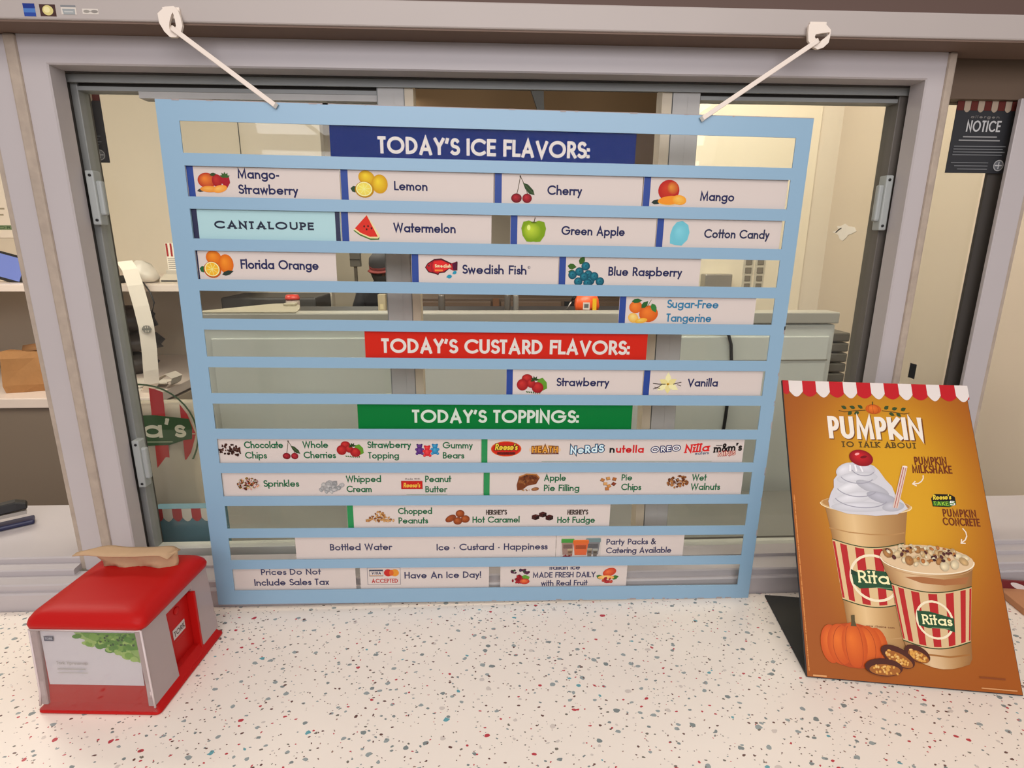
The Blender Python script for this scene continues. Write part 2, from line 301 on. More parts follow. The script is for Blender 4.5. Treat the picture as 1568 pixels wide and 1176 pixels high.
class Art:                                # flat printed artwork in millimetres on one surface
    def __init__(s, eps=.00002): s.V = []; s.F = []; s.K = []; s.l = 1; s.eps = eps
    def face(s, pts, cols, lay):
        i = len(s.V)
        for k, p in enumerate(pts): s.V.append((p[0]/1000, -lay*s.eps, p[1]/1000)); s.K.append(cols[k] if isinstance(cols, list) else cols)
        s.F.append(list(range(i, i+len(pts))))
    def poly(s, pts, col, lay=None): s.face(pts, c(*col), s.l if lay is None else lay); s.l += 1; return s
    def ell(s, x, y, rx, ry, col, rot=0, n=22, a0=0, a1=360):
        ca, sa = math.cos(R(rot)), math.sin(R(rot)); P = arc(0, 0, rx, ry, a0, a1, n)
        if a1-a0 == 360: P = P[:-1]
        return s.poly([(x+p[0]*ca-p[1]*sa, y+p[0]*sa+p[1]*ca) for p in P], col)
    def ball(s, x, y, rx, ry, col, hi, rot=0, n=22):      # printed fruit: dark rim, lighter middle
        ca, sa = math.cos(R(rot)), math.sin(R(rot)); L = s.l; i = len(s.V); K0 = c(*col); K1 = c(*hi)
        def put(p, k): s.V.append(((x+p[0]*ca-p[1]*sa)/1000, -L*s.eps, (y+p[0]*sa+p[1]*ca)/1000)); s.K.append(k)
        put((-.25*rx, .3*ry), K1)
        P = arc(0, 0, rx, ry, 0, 360, n)[:-1]
        for p in P: put(p, K0)
        for k in range(n): s.F.append([i, i+1+k, i+1+(k+1) % n])
        s.l += 1; return s
    def line(s, pts, w, col, cap=False):
        for k, q in enumerate(ribbon2(list(pts), w, cap)): s.face(q, c(*col), s.l+.3*(k % 2))
        s.l += 1; return s
    def rect(s, x0, y0, x1, y1, col): return s.poly([(x0, y0), (x1, y0), (x1, y1), (x0, y1)], col)
    def leaf(s, x, y, l, w, rot, col):
        ca, sa = math.cos(R(rot)), math.sin(R(rot)); P = [(0, 0), (l*.25, w*.42), (l*.6, w*.45), (l, 0), (l*.6, -w*.45), (l*.25, -w*.42)]
        return s.poly([(x+p[0]*ca-p[1]*sa, y+p[0]*sa+p[1]*ca) for p in P], col)
    def text(s, t, x0, x1, y, cap, col, w=.14, gap=.10, serif=0, rise=0.0, slant=0.0, bow=0.0, rw=0):
        key = round(w, 3)
        if key not in _g: _g[key] = glyphs(w)
        g = _g[key]; nat = -gap; tw = 0
        for ch in t: nat += g[ch][1]+gap
        inkw = w                                 # stroke keeps its weight: only the skeleton is stretched
        sx = ((x1-x0)/cap - inkw)/(nat - inkw)
        x = 0.0; L = s.l; K = c(*col); W = (x1-x0)
        for ch in t:
            st, adv = g[ch]
            polys = []
            for si, q in enumerate(st):
                pts = [((x+p[0]-w/2)*sx+w/2, p[1]) for p in q]
                polys += [(pq, si*.7+.3*(k % 2)) for k, pq in enumerate(ribbon2(pts, rw or w))]
                if serif:
                    for e, o in ((pts[0], pts[1]), (pts[-1], pts[-2])):
                        d = abs(e[1]-o[1]); d2 = abs(e[0]-o[0])
                        if len(q) <= 5 and d > d2*.8 and (e[1] < .14 or e[1] > .84 or abs(e[1]-XHT+w/2) < .03):
                            yy = w*.35 if e[1] < .2 else (1-w*.35 if e[1] > .8 else XHT-w*.35)
                            hw = w*serif; polys.append(([(e[0]-hw, yy-w*.35), (e[0]+hw, yy-w*.35), (e[0]+hw, yy+w*.35), (e[0]-hw, yy+w*.35)], 2.2+.35*len(polys) % 1.4))
            for q, dl in polys:
                out = []
                for p in q:
                    u = p[0]*cap+slant*p[1]*cap; fr = u/W; out.append((x0+u, y+p[1]*cap+rise*fr+bow*(1-(2*fr-1)**2)))
                s.face(out, K, L+dl)
            x += adv+gap
        s.l += 4; return s
    def taper(s, rows, cols):                 # printed cup body: rows of (x left, x right, y), colours across
        n = len(cols)-1; i0 = len(s.V); L = s.l
        for xl, xr, y, sag in rows:
            for k in range(n+1):
                t = k/n; s.V.append(((xl+(xr-xl)*t)/1000, -L*s.eps, (y-sag*math.sin(math.pi*t))/1000)); s.K.append(c(*cols[k]))
        for j in range(len(rows)-1):
            for k in range(n): q = i0+j*(n+1)+k; s.F.append([q, q+1, q+n+2, q+n+1])
        s.l += 1; return s
    def build(s, name, parent, mt=None, loc=(0, 0, 0)):
        me = bpy.data.meshes.new(name); me.from_pydata(s.V, [], s.F); at = me.color_attributes.new('Col', 'FLOAT_COLOR', 'POINT')
        for i, k in enumerate(s.K): at.data[i].color = k
        # every face looks the same way (towards the viewer, -y)
        bm = bmesh.new(); bm.from_mesh(me)
        for f in bm.faces:
            f.normal_update()
            if f.normal.y > 0: f.normal_flip()
        bm.to_mesh(me); bm.free()
        me.materials.append(mt or INK); o = bpy.data.objects.new(name, me); C.objects.link(o); o.parent = parent; o.location = loc; return o
# ------------------------------------------------------------------ structure: counter side, window wall, rooms
def wallbox(name, mt, a, b): return struct(MB().m(mt).box(a, b).build(name))
wallbox('floor', mat('shop_floor', (120, 108, 98), .6), (-4, -4, -1.0), (4, 6, -.95))
wallbox('ceiling', mat('ceiling_paint', (190, 182, 172), .9), (-4, .14, 1.6), (4, 6, 1.66))
wallbox('wall_front', mat('wall_below_counter', (150, 140, 132), .7), (-1.6, .02, -.95), (1.6, .14, -.04))
# stepped white sill running along the whole window band
SX0, SX1 = -1.6, 1.6
sill = MB().m(WHITE)
sill.prism([(.0145, 0), (.0145, .0275), (.0165, .0300), (.0215, .0305), (.0215, .0400), (.0235, .0420), (.0600, .0420), (.0600, -.04), (.0145, -.04)][::-1], 'x', SX0, SX1)
struct(sill.build('trim_1'))
trk = MB().m(WHITE).prism([(.049, .042), (.049, .050), (.051, .052), (.0695, .053), (.0695, .061), (.072, .063), (.27, .063), (.27, .042)], 'x', -1.6, -.694).build('trim_2'); struct(trk)
struct(MB().m(WHITE).prism([(.049, .042), (.049, .048), (.051, .049), (.0695, .050), (.0695, .057), (.072, .058), (.25, .058), (.25, .042)], 'x', .70, 1.39).build('trim_3'))
# fascia above the window, its underside and the brown bulkhead, darkened in colour for shade
struct(MB().m(FASCIA).box((-1.6, .014, .857), (1.6, .06, .8885), .002).build('trim_4'))
wallbox('wall_bulkhead', BROWN, (-1.6, .03, .889), (1.6, .12, 1.6))
struct(MB().m(mat('brown_soffit_trim', (104, 84, 72), .7)).box((-1.6, .0165, .8547), (1.6, .085, .857)).build('trim_5'))
# ---- window_1: the middle service window
FR, BK = .060, .092
ZT, ZB = .818, .047
w1 = MB().m(WHITE)
OUT = [(-.632, .042), (.672, .042), (.672, .8545), (-.632, .8545)]; INN = [(-.597, ZB), (.645, ZB), (.645, ZT), (-.597, ZT)]
_v = [[w1.bm.verts.new((p[0]+dx, y, p[1]+dz)) for p, (dx, dz) in zip(q, sh)] for q, y, sh in ((OUT, FR, [(0, 0)]*4), (INN, FR, [(-.002, 0), (.002, 0), (.002, .002), (-.002, .002)]), (INN, FR+.002, [(0, 0)]*4), (INN, BK, [(0, 0)]*4), (OUT, BK, [(0, 0)]*4))]
for a_, b_ in zip(_v, _v[1:]):
    for k in range(4): w1.bm.faces.new((a_[k], a_[(k+1) % 4], b_[(k+1) % 4], b_[k]))
win1 = struct(w1.build('window_1'))
pt = MB().m(ALUD)                                                # track lining behind the frame, recess shade put into its dark colour
pt.box((-.632, BK, .8165), (.672, .150, .87)); pt.box((-.632, BK, .03), (-.6035, .150, .8165)); pt.box((.6535, BK, .03), (.672, .150, .8165)); pt.box((-.6035, BK, .015), (.6535, .150, .030))
pt.m(ALU).box((-.6035, .099, .806), (.6535, .1025, .8165))       # fin of the head track
pt.build('track', win1)
def sash(nm, x0, x1, sl, sr, zb, rail2, cream):
    s = MB().m(ALU); y0, y1 = .107, .130
    s.box((x0, y0, zb), (x0+sl, y1, .812), .001); s.m(ALU if rail2 else mat('shaded_grey_stile', (92, 87, 81), .5)).box((x1-sr, y0-.003, zb), (x1, y1+.004, .813), .001)  # right sash outer stile: window-edge shadow put into its grey
    e = empty(nm); e.parent = win1
    s.m(ALU).box((x0+sl, y0, .797), (x1-sr, y1, .8025 if not rail2 else .8025)); s.m(ALUD).box((x0+sl, y0+.004, .8025), (x1-sr, y1, .812))
    if rail2: s.m(ALUL).box((x0+sl+.085, y0+.001, .788), (x1-sr, y1, .797))
    s.m(mat('sash_bottom_rail', (176, 176, 168), .5, noise=.1, nscale=20)).box((x0+sl, y0, zb), (x1-sr, y1, zb+.022), .001)
    s.build('sash_frame', e)
    MB().m(GLASS).box((x0+sl-.002, .117, zb+.02), (x1-sr+.002, .1205, .799)).build('glass_pane', e)
    return e
sL = sash('left_sash', -.6035, -.121, .0105, .041, .032, True, 1)
sR = sash('right_sash', .283, .6535, .045, .014, .016, False, 1)
CRE = mat('cream_sash_edge', (188, 176, 154), .5)
MB().m(ALUL).box((-.160, .1035, .034), (-.1225, .1042, .812)).box((-.137, .1030, .034), (-.1362, .1034, .80)).build('stile_face', sL)
MB().m(ALUL).box((.2845, .1035, .02), (.326, .1042, .812)).box((.307, .1030, .02), (.3078, .1034, .80)).build('stile_face', sR)
part('stile_edge', CRE, sL, (-.1209, .104, .034), (-.108, .134, .812)); part('stile_edge', CRE, sR, (.268, .104, .02), (.2829, .134, .812))
def lock(par, x, z0, z1, sgn):
    b = MB().m(mat('grey_lock_body', (150, 154, 152), .4)).box((min(x, x+sgn*.012), .092, z0), (max(x, x+sgn*.012), .110, z1), .002)
    b.box((min(x, x+sgn*.019), .096, z0+.014), (max(x, x+sgn*.019), .106, z1-.014), .003)
    o = b.build('sash_lock', par); MB().m(BLACKP).tube([(x+sgn*.007, .0925, z0+.007), (x+sgn*.007, .091, z0+.007)], .0022).tube([(x+sgn*.007, .0925, z1-.007), (x+sgn*.007, .091, z1-.007)], .0022).build('screw', o)
lock(sL, -.594, .608, .686, 1); lock(sL, -.594, .178, .262, 1); lock(sR, .643, .606, .690, -1)
# caulk joints and neighbouring jambs
struct(MB().m(CAULK).box((-.648, .056, .042), (-.632, .10, .8545), .003).build('trim_6'))
struct(MB().m(CAULK).box((.672, .056, .042), (.684, .10, .8545), .003).build('trim_7'))
# ---- window_2: the open window on the left
w2 = MB().m(WHITE).box((-.684, .0615, .042), (-.648, .12, .8545), .0015).m(CAULK).box((-.694, .066, .042), (-.684, .12, .8545), .001)
struct(w2.build('window_2'))
# ---- window_3: the window on the right, set back
w3 = MB().m(WHITE).box((.824, .09, .050), (.861, .097, .803), .0010).m(CAULK).box((.861, .093, .05), (.869, .14, .803)).m(ALUD).box((.813, .112, .05), (.840, .1175, .803)).m(WHITE).box((.869, .125, .05), (.875, .14, .803))
win3 = struct(w3.build('window_3'))
MB().m(GLASS).box((.684, .120, .05), (.812, .123, .803)).build('glass_pane', win3)
wallbox('wall_header', mat('brown_window_header', (100, 82, 66), .7), (.684, .10, .803), (1.6, .14, .889))
wallbox('wall_header_left', BROWN, (-1.6, .10, .79), (-.684, .14, .889))
# ---- rooms beyond
wallbox('wall_left', BEIGE, (-2.95, .14, -.95), (-2.85, 4.7, 1.6))
wallbox('wall_right', TAN, (1.40, .02, -.95), (1.46, 1.52, 1.6))
wallbox('wall_back', BEIGE2, (-2.9, 4.6, -.95), (2.5, 4.7, 1.6))
wallbox('wall_inner_left', BEIGE, (-2.85, 2.3, -.95), (-.84, 2.36, 1.6))
struct(MB().m(DARK).box((-1.247, 2.2985, .4), (-1.243, 2.2999, 1.6)).build('wall_seam'))
wr = wallbox('wall_inner_right', BEIGE, (.74, 1.5, -.95), (1.40, 1.56, 1.6))
struct(MB().m(mat('cream_lit_panel', (206, 195, 174), .8)).box((.745, 1.492, -.95), (1.31, 1.4995, 1.6)).build('wall_panel'))  # paler cream puts the lit side of the corner into the colour
wallbox('wall_side_back', BEIGE2, (2.3, 1.56, -.95), (2.4, 4.6, 1.6))
wallbox('wall_soffit', mat('brown_soffit', (120, 96, 68), .8), (-.47, 3.4, 1.09), (2.3, 4.6, 1.6))

# ------------------------------------------------------------------ counter
ct = MB().m(TERR).box((-1.6, -.70, -.035), (1.398, .0135, 0.0), .003).build('counter')
tag(ct, 'long white terrazzo service counter with grey, red and teal flecks', 'counter')

# ------------------------------------------------------------------ menu board
BR = (0, .0138, 0); BL = Vector((0, 0, .0062)); BM = Matrix.Translation(BL) @ Euler(BR).to_matrix().to_4x4()
board = empty('menu_board', BL, BR)
tag(board, 'large light blue slotted menu board standing against the service window', 'menu board')
VT = [.726-.05515*k for k in range(13)]; OH = .0392
fr = MB().m(BOARD)
fr.box((-.44, 0, 0), (-.412, .0016, .7512)); fr.box((.4185, 0, 0), (.44, .0016, .7512))
zs = [.7512]+[z for v in VT for z in (v, v-OH)]+[0.0]
for i in range(0, 28, 2): fr.box((-.412, 0, zs[i+1]), (.4185, .0016, zs[i]))
fr.m(BOARDE).box((-.44, .0001, .7512), (.44, .0024, .7520))
rnd = random.Random(3)
for i in range(26):
    x = rnd.uniform(-.43, .43); w_ = rnd.uniform(.002, .011)
    if i < 15: fr.box((x, -.0002, .7500+rnd.uniform(0, .0010)), (x+w_, .0005, .7521))
    else: fr.box((x*.5+.2, -.0002, 0), (x*.5+.2+w_, .0005, .0012+rnd.uniform(0, .0015)))
for i in range(10): z = rnd.uniform(.1, .5); fr.box((.4385, -.0002, z), (.4402, .0005, z+rnd.uniform(.002, .012)))
fr.build('slotted_frame', board)
MB().m(ACRY).box((-.438, .0017, .002), (.438, .0022, .750)).build('clear_panel', board)

WC = (208, 195, 190); NAVY = (26, 44, 110); BLU = (22, 58, 138); GRN = (18, 122, 62); TXT = (38, 40, 82); DG = (30, 98, 62)
CARD = mat('white_menu_card', WC, .55, spec=.1); CARDB = mat('pale_blue_menu_card', (166, 200, 206), .5)
HB = mat('blue_header_card', (14, 36, 104), .6, spec=.03); HR = mat('red_header_card', (196, 40, 28), .6, spec=.03); HG = mat('green_header_card', (14, 112, 52), .6, spec=.03)
MBLU = mat('blue_strip_end', BLU, .5); MGRN = mat('green_strip_end', (20, 132, 70), .5); MNAV = mat('navy_strip_end', (28, 30, 66), .5)

# printed pictures ---------------------------------------------------------------------------------
def p_mango(a, x, y, w, h):
    a.leaf(x-w*.5, y-h*.40, w*.32, h*.2, 8, (40, 52, 48)); a.ball(x-w*.03, y+h*.08, w*.30, h*.41, (172, 30, 30), (196, 60, 34)); a.ball(x+w*.08, y+h*.18, w*.16, h*.25, (184, 62, 34), (214, 140, 56), 30)
    a.ell(x+w*.02, y-h*.30, w*.34, h*.17, (230, 140, 40), 6); a.ball(x+w*.29, y-h*.28, w*.20, h*.19, (236, 150, 40), (244, 186, 90), -8); a.line(arc(x+w*.02, y-h*.38, w*.3, h*.1, 180, 350), .6, (250, 196, 96))
def p_mangostraw(a, x, y, w, h):
    a.leaf(x-w*.5, y-h*.42, w*.3, h*.18, 12, (64, 60, 58)); a.ball(x-w*.18, y+h*.08, w*.27, h*.36, (172, 40, 30), (226, 128, 50)); a.ball(x+w*.12, y+h*.08, w*.15, h*.30, (150, 22, 30), (186, 50, 44))
    a.poly([(x+w*.22, y+h*.28), (x+w*.48, y+h*.26), (x+w*.5, y), (x+w*.38, y-h*.30), (x+w*.26, y-h*.05)], (160, 24, 40))
    for i in range(5): a.leaf(x+w*.36, y+h*.24, w*.16, h*.12, 20+i*35, (58, 92, 44))
    a.leaf(x-w*.08, y+h*.34, w*.2, h*.16, 10, (50, 70, 36)); a.ball(x-w*.12, y-h*.32, w*.28, h*.15, (220, 130, 44), (240, 170, 80)); a.ball(x+w*.18, y-h*.30, w*.22, h*.17, (228, 140, 48), (244, 180, 96), 14)
def citrus(a, x, y, w, h, body, hi, flesh, leafc):
    a.leaf(x-w*.5, y-h*.16, w*.24, h*.26, -12, leafc); a.ball(x-w*.05, y+h*.24, w*.23, h*.27, body, hi, -20); a.ball(x+w*.30, y+h*.02, w*.22, h*.36, body, hi)
    a.ball(x-w*.12, y-h*.20, w*.26, h*.31, tuple(int(v*.9) for v in body), body); a.ell(x-w*.13, y-h*.18, w*.22, h*.27, (244, 226, 160)); a.ball(x-w*.13, y-h*.18, w*.19, h*.235, flesh, tuple(min(255, v+22) for v in flesh))
    for k in range(8): t = R(k*45+10); a.line([(x-w*.13, y-h*.18), (x-w*.13+w*.18*math.cos(t), y-h*.18+h*.22*math.sin(t))], .5, (246, 226, 150))
def p_lemon(a, x, y, w, h): citrus(a, x, y, w, h, (196, 142, 20), (240, 200, 50), (224, 200, 84), (44, 70, 46))
def p_orange(a, x, y, w, h):
    citrus(a, x, y, w*.92, h, (206, 96, 16), (240, 140, 40), (238, 168, 40), (32, 92, 52)); a.leaf(x+w*.14, y-h*.38, w*.34, h*.18, 18, (38, 52, 46))
def cher(a, x, y, w, h):
    a.line([(x-w*.12, y+h*.48), (x-w*.20, y+h*.05), (x-w*.26, y-h*.18)], .9, (74, 62, 40)); a.line([(x-w*.12, y+h*.46), (x+w*.12, y+h*.05), (x+w*.18, y-h*.16)], .9, (74, 62, 40)); a.ell(x-w*.13, y+h*.46, .9, 1.5, (50, 34, 24))
    a.poly([(x-w*.02, y+h*.24), (x+w*.2, y+h*.18), (x+w*.42, y-h*.02), (x+w*.48, y-h*.20), (x+w*.26, y-h*.16), (x+w*.08, y+h*.02)], (44, 66, 38)); a.line([(x, y+h*.22), (x+w*.44, y-h*.16)], .5, (92, 108, 70))
    a.ball(x-w*.27, y-h*.32, w*.22, h*.17, (96, 12, 24), (176, 40, 50)); a.ball(x+w*.17, y-h*.32, w*.20, h*.17, (110, 12, 26), (186, 44, 54))
def p_water(a, x, y, w, h):
    a.poly([(x, y+h*.48), (x+w*.40, y-h*.28), (x+w*.38, y-h*.44), (x+w*.1, y-h*.46), (x-w*.25, y-h*.30), (x-w*.46, y-h*.12)], (70, 112, 50)); a.poly([(x, y+h*.48), (x+w*.42, y-h*.30), (x+w*.34, y-h*.40), (x+w*.08, y-h*.40), (x-w*.25, y-h*.24), (x-w*.45, y-h*.08)], (222, 206, 150))
    a.poly([(x, y+h*.47), (x+w*.34, y-h*.33), (x+w*.08, y-h*.34), (x-w*.22, y-h*.20), (x-w*.41, y-h*.03)], (206, 48, 36))
    for dx, dy in ((-.1, .05), (.03, .06), (.14, -.02), (-.02, -.06)): a.ell(x+w*dx, y+h*dy, 1.1, 1.5, (50, 20, 20))
def p_apple(a, x, y, w, h):
    K = (118, 150, 20); P = [(0, .34), (.2, .42), (.42, .36), (.5, .1), (.44, -.2), (.28, -.44), (.1, -.46), (0, -.44), (-.1, -.46), (-.28, -.44), (-.44, -.2), (-.5, .1), (-.42, .36), (-.2, .42)]
    a.poly([(x+w*p[0], y+h*p[1]*.92) for p in P], K); a.ball(x-w*.06, y-h*.02, w*.38, h*.34, K, (188, 206, 60)); a.ell(x, y+h*.31, w*.12, h*.035, (92, 116, 20)); a.line([(x, y+h*.30), (x+w*.05, y+h*.5)], 1.2, (74, 56, 30)); a.ell(x-w*.2, y+h*.12, w*.07, h*.10, (214, 226, 120))
def p_cotton(a, x, y, w, h):
    P = [(-.2, .44), (.1, .5), (.4, .34), (.5, .05), (.42, -.25), (.15, -.48), (-.2, -.46), (-.46, -.40), (-.48, -.05), (-.38, .25)]; a.poly([(x+w*p[0], y+h*p[1]) for p in P], (108, 184, 200)); a.ball(x+w*.02, y+h*.02, w*.34, h*.32, (108, 184, 200), (126, 198, 212))
def p_fish(a, x, y, w, h):
    O = (70, 16, 28); P = [(-.5, -.05), (-.42, .2), (-.22, .45), (.0, .5), (.16, .36), (.32, .22), (.48, .34), (.5, .3), (.49, -.2), (.36, -.22), (.24, -.1), (.1, -.34), (-.06, -.38), (-.1, -.5), (-.2, -.42), (-.4, -.34)]
    a.poly([(x+w*p[0], y+h*p[1]) for p in P], O); a.poly([(x+w*p[0]*.92-.6, y+h*p[1]*.82) for p in P], (176, 26, 36)); a.poly([(x-w*.22, y+h*.3), (x+w*.02, y+h*.36), (x+w*.26, y+h*.12), (x+w*.2, y-h*.12), (x-w*.02, y-h*.28), (x-w*.2, y-h*.3), (x-w*.26, y)], (214, 40, 40))
    a.poly([(x+w*.33, y+h*.2), (x+w*.47, y+h*.28), (x+w*.46, y-h*.16), (x+w*.36, y-h*.16)], (74, 18, 48)); a.line(arc(x-w*.24, y, w*.06, h*.32, 100, 260), .5, O); a.ell(x-w*.38, y+h*.05, 1.3, 1.3, (90, 50, 56)); a.ell(x-w*.38, y+h*.05, .6, .6, (20, 10, 12))
    a.text('Swedish', x-w*.20, x+w*.30, y-h*.04, 4.6, (246, 214, 170), w=.2); a.rect(x-w*.2, y-h*.26, x+w*.04, y-h*.16, (236, 130, 60))
    for dx, dy, s_, rt in ((.36, -.30, 3.0, 150), (.22, -.58, 3.6, 130)): a.leaf(x+w*dx+5, y+h*dy+1, s_*2.4, s_*1.7, rt+60, (40, 140, 168))
def p_rasp(a, x, y, w, h):
    for dx, dy, rt in ((-.5, .34, -6), (-.18, .42, 60), (-.48, .1, -16)): a.leaf(x+w*dx, y+h*dy, w*.24, h*.28, rt, (54, 92, 34))
    rr = random.Random(2)
    for dx, dy in ((-.36, -.05), (-.18, .1), (-.02, .34), (-.2, -.34), (.06, -.02), (.12, -.3), (-.05, -.12), (.22, -.1), (.38, -.32), (.05, -.4)):
        a.ball(x+w*dx, y+h*dy, w*.115, h*.19, (10, 66, 86), (40, 128, 146)); a.ell(x+w*dx+.3, y+h*dy+.4, 1.4, 1.2, (20, 84, 106))
def p_tang(a, x, y, w, h):
    a.ball(x-w*.26, y+h*.18, w*.21, h*.26, (206, 92, 26), (232, 128, 48)); a.ball(x+w*.16, y-h*.1, w*.30, h*.36, (200, 84, 22), (232, 124, 44)); a.line([(x+w*.1, y+h*.2), (x+w*.22, y+h*.5)], .8, (70, 96, 40))
    a.leaf(x-w*.4, y+h*.42, w*.34, h*.2, 6, (40, 96, 46)); a.leaf(x-w*.08, y+h*.14, w*.3, h*.24, 48, (40, 92, 44)); a.leaf(x+w*.24, y+h*.34, w*.32, h*.26, -62, (52, 118, 56)); a.ball(x-w*.32, y-h*.28, w*.17, h*.2, (234, 170, 70), (248, 206, 130), -30); a.ball(x-w*.06, y-h*.40, w*.2, h*.11, (238, 160, 40), (250, 200, 100), 10)
def p_straw(a, x, y, w, h):
    a.poly([(x+w*.18, y+h*.22), (x+w*.34, y+h*.3), (x+w*.48, y+h*.06), (x+w*.5, y-h*.25), (x+w*.3, y-h*.4), (x+w*.15, y-h*.1)], (92, 142, 40))
    for k in range(7): a.leaf(x-w*.2+k*3.6, y-h*.40, 4.2, 2.2, -30-k*12, (60, 96, 34))
    K = (140, 16, 24); H = (196, 50, 46); a.ball(x-w*.17, y+h*.26, w*.18, h*.22, K, H); a.ball(x-w*.32, y-h*.06, w*.19, h*.30, K, H); a.ball(x+w*.18, y-h*.2, w*.20, h*.28, K, H, -25); a.ball(x-w*.04, y+h*.02, w*.14, h*.24, K, H)
    for k in range(5): a.leaf(x+w*.08, y+h*.16, w*.16, h*.10, 20+k*42, (40, 62, 26))
def p_van(a, x, y, w, h):
    for k in range(6): a.leaf(x+w*.02, y, w*.34 if k % 2 else w*.42, h*.34, 92+k*60, (222, 208, 142) if k % 2 else (232, 222, 170))
    a.ell(x+w*.02, y, 2.2, 2, (206, 160, 40)); a.ell(x+w*.02, y-.4, 1, 1, (120, 76, 20))
    a.line([(x-w*.5, y+h*.04), (x-w*.3, y), (x-w*.06, y)], 1.2, (46, 30, 22)); a.line([(x-w*.48, y-h*.28), (x-w*.36, y-h*.22), (x-w*.2, y-h*.04)], 1.1, (46, 30, 22)); a.line([(x-w*.44, y-h*.18), (x-w*.24, y-h*.24)], .8, (60, 40, 26)); a.line([(x+w*.2, y), (x+w*.48, y+h*.12)], 1.2, (46, 30, 22)); a.line([(x+w*.34, y-h*.02), (x+w*.48, y-h*.1)], .9, (46, 30, 22))
def bits(a, x, y, w, h, n, cols, smin, smax, seed, shape='e', tri=False):
    q = random.Random(seed); pts = []
    for i in range(n):
        t = q.uniform(0, 6.283); r = math.sqrt(q.random())
        px, py = r*math.cos(t)*w*.46, r*math.sin(t)*h*.44
        if tri: py = -h*.45+ (h*.9)*q.random()*(1-abs(px)/(w*.5))
        pts.append((px, py))
    pts.sort(key=lambda p: -p[1])
    for px, py in pts:
        col = q.choice(cols); s = q.uniform(smin, smax)
        if shape == 'e': a.ball(x+px, y+py, s, s*q.uniform(.6, .9), tuple(int(v*.75) for v in col), col, q.uniform(0, 180), 10)
        else: t = q.uniform(0, 3.14); a.line([(x+px, y+py), (x+px+s*2*math.cos(t), y+py+s*2*math.sin(t))], s, col)
def p_chips(a, x, y, w, h):
    bits(a, x, y+.5, w*.95, h*.7, 46, [(70, 34, 26), (54, 26, 20), (88, 46, 34)], 1.4, 2.3, 5); bits(a, x+w*.28, y-h*.22, w*.4, h*.4, 14, [(70, 34, 26), (54, 26, 20)], 1.4, 2.2, 6)
def bear(a, x, y, s, col, hi):
    a.ell(x-s*.28, y+s*.78, s*.15, s*.15, col); a.ell(x+s*.28, y+s*.78, s*.15, s*.15, col); a.ball(x, y+s*.55, s*.36, s*.32, col, hi); a.ball(x, y-s*.05, s*.45, s*.52, col, hi)
    for dx, dy in ((-.36, -.5), (.36, -.5), (-.42, .12), (.42, .12)): a.ball(x+s*dx, y+s*dy, s*.19, s*.2, col, hi)
def p_bears(a, x, y, w, h): bear(a, x-w*.33, y+h*.05, h*.46, (66, 30, 96), (110, 64, 140)); bear(a, x+w*.34, y+h*.06, h*.46, (28, 110, 158), (70, 160, 200)); bear(a, x, y-h*.06, h*.48, (190, 26, 40), (226, 70, 70))
def p_sprinkles(a, x, y, w, h):
    bits(a, x, y, w, h, 40, [(96, 52, 30), (120, 80, 50)], 1.5, 2.4, 9); bits(a, x, y, w, h, 130, [(196, 60, 40), (214, 180, 80), (90, 120, 60), (220, 200, 180), (150, 60, 70), (90, 50, 36), (210, 120, 60)], .7, 1.0, 8, 'l')
def p_whip(a, x, y, w, h):
    bits(a, x-w*.12, y-h*.1, w*.8, h*.6, 16, [(196, 192, 190), (184, 182, 182), (204, 200, 198)], 3, 5.5, 4); bits(a, x+w*.2, y+h*.08, w*.62, h*.7, 18, [(188, 186, 186), (168, 168, 170), (200, 196, 196)], 3, 5.5, 3)
    q = random.Random(5)
    for i in range(8): X_ = x+q.uniform(-.3, .38)*w; Y_ = y+q.uniform(-.35, .3)*h; a.line(arc(X_, Y_, 2.8, 1.5, q.uniform(180, 220), q.uniform(300, 360), 6), .5, (146, 146, 150))
def p_pie(a, x, y, w, h):
    a.poly([(x-w*.45, y-h*.15), (x-w*.36, y+h*.3), (x-w*.05, y+h*.48), (x+w*.36, y+h*.45), (x+w*.5, y+h*.25), (x+w*.36, y-h*.1), (x, y-h*.2), (x-w*.2, y-h*.42), (x-w*.42, y-h*.46)], (112, 56, 26)); bits(a, x-w*.02, y+h*.12, w*.8, h*.62, 22, [(130, 66, 32), (96, 44, 22), (160, 96, 50)], 2, 3.6, 12)
    a.line([(x-w*.36, y+h*.3), (x-w*.05, y+h*.46), (x+w*.36, y+h*.43), (x+w*.48, y+h*.26)], 2, (176, 116, 62)); a.ball(x+w*.32, y-h*.38, w*.16, h*.1, (120, 70, 40), (176, 120, 76), 10); bits(a, x-w*.1, y-h*.42, w*.4, h*.12, 7, [(200, 156, 104), (150, 96, 56)], .9, 1.6, 2)
def p_piechips(a, x, y, w, h):
    for dx, dy, rt, k in ((-.26, .2, 20, (176, 112, 56)), (.0, .3, -30, (196, 140, 80)), (.3, .26, 30, (166, 96, 48)), (-.12, -.05, 45, (206, 150, 92)), (.28, -.06, 10, (130, 56, 36)), (.06, -.2, -20, (196, 132, 70)), (-.02, -.38, 50, (180, 110, 56))):
        X_, Y_ = x+w*dx, y+h*dy; s = 4.6; P = [(X_+s*math.cos(R(rt+90*j)), Y_+s*.85*math.sin(R(rt+90*j))) for j in range(4)]; a.poly(P, tuple(int(v*.7) for v in k)); a.poly([(X_+(p[0]-X_)*.82+.3, Y_+(p[1]-Y_)*.82+.4) for p in P], k)
def p_walnut(a, x, y, w, h): bits(a, x, y, w, h, 34, [(150, 88, 44), (120, 62, 30), (186, 124, 72), (104, 52, 26)], 2, 3.8, 21); bits(a, x, y, w*.9, h*.8, 24, [(206, 150, 98), (90, 44, 22)], .8, 1.4, 22, 'l')
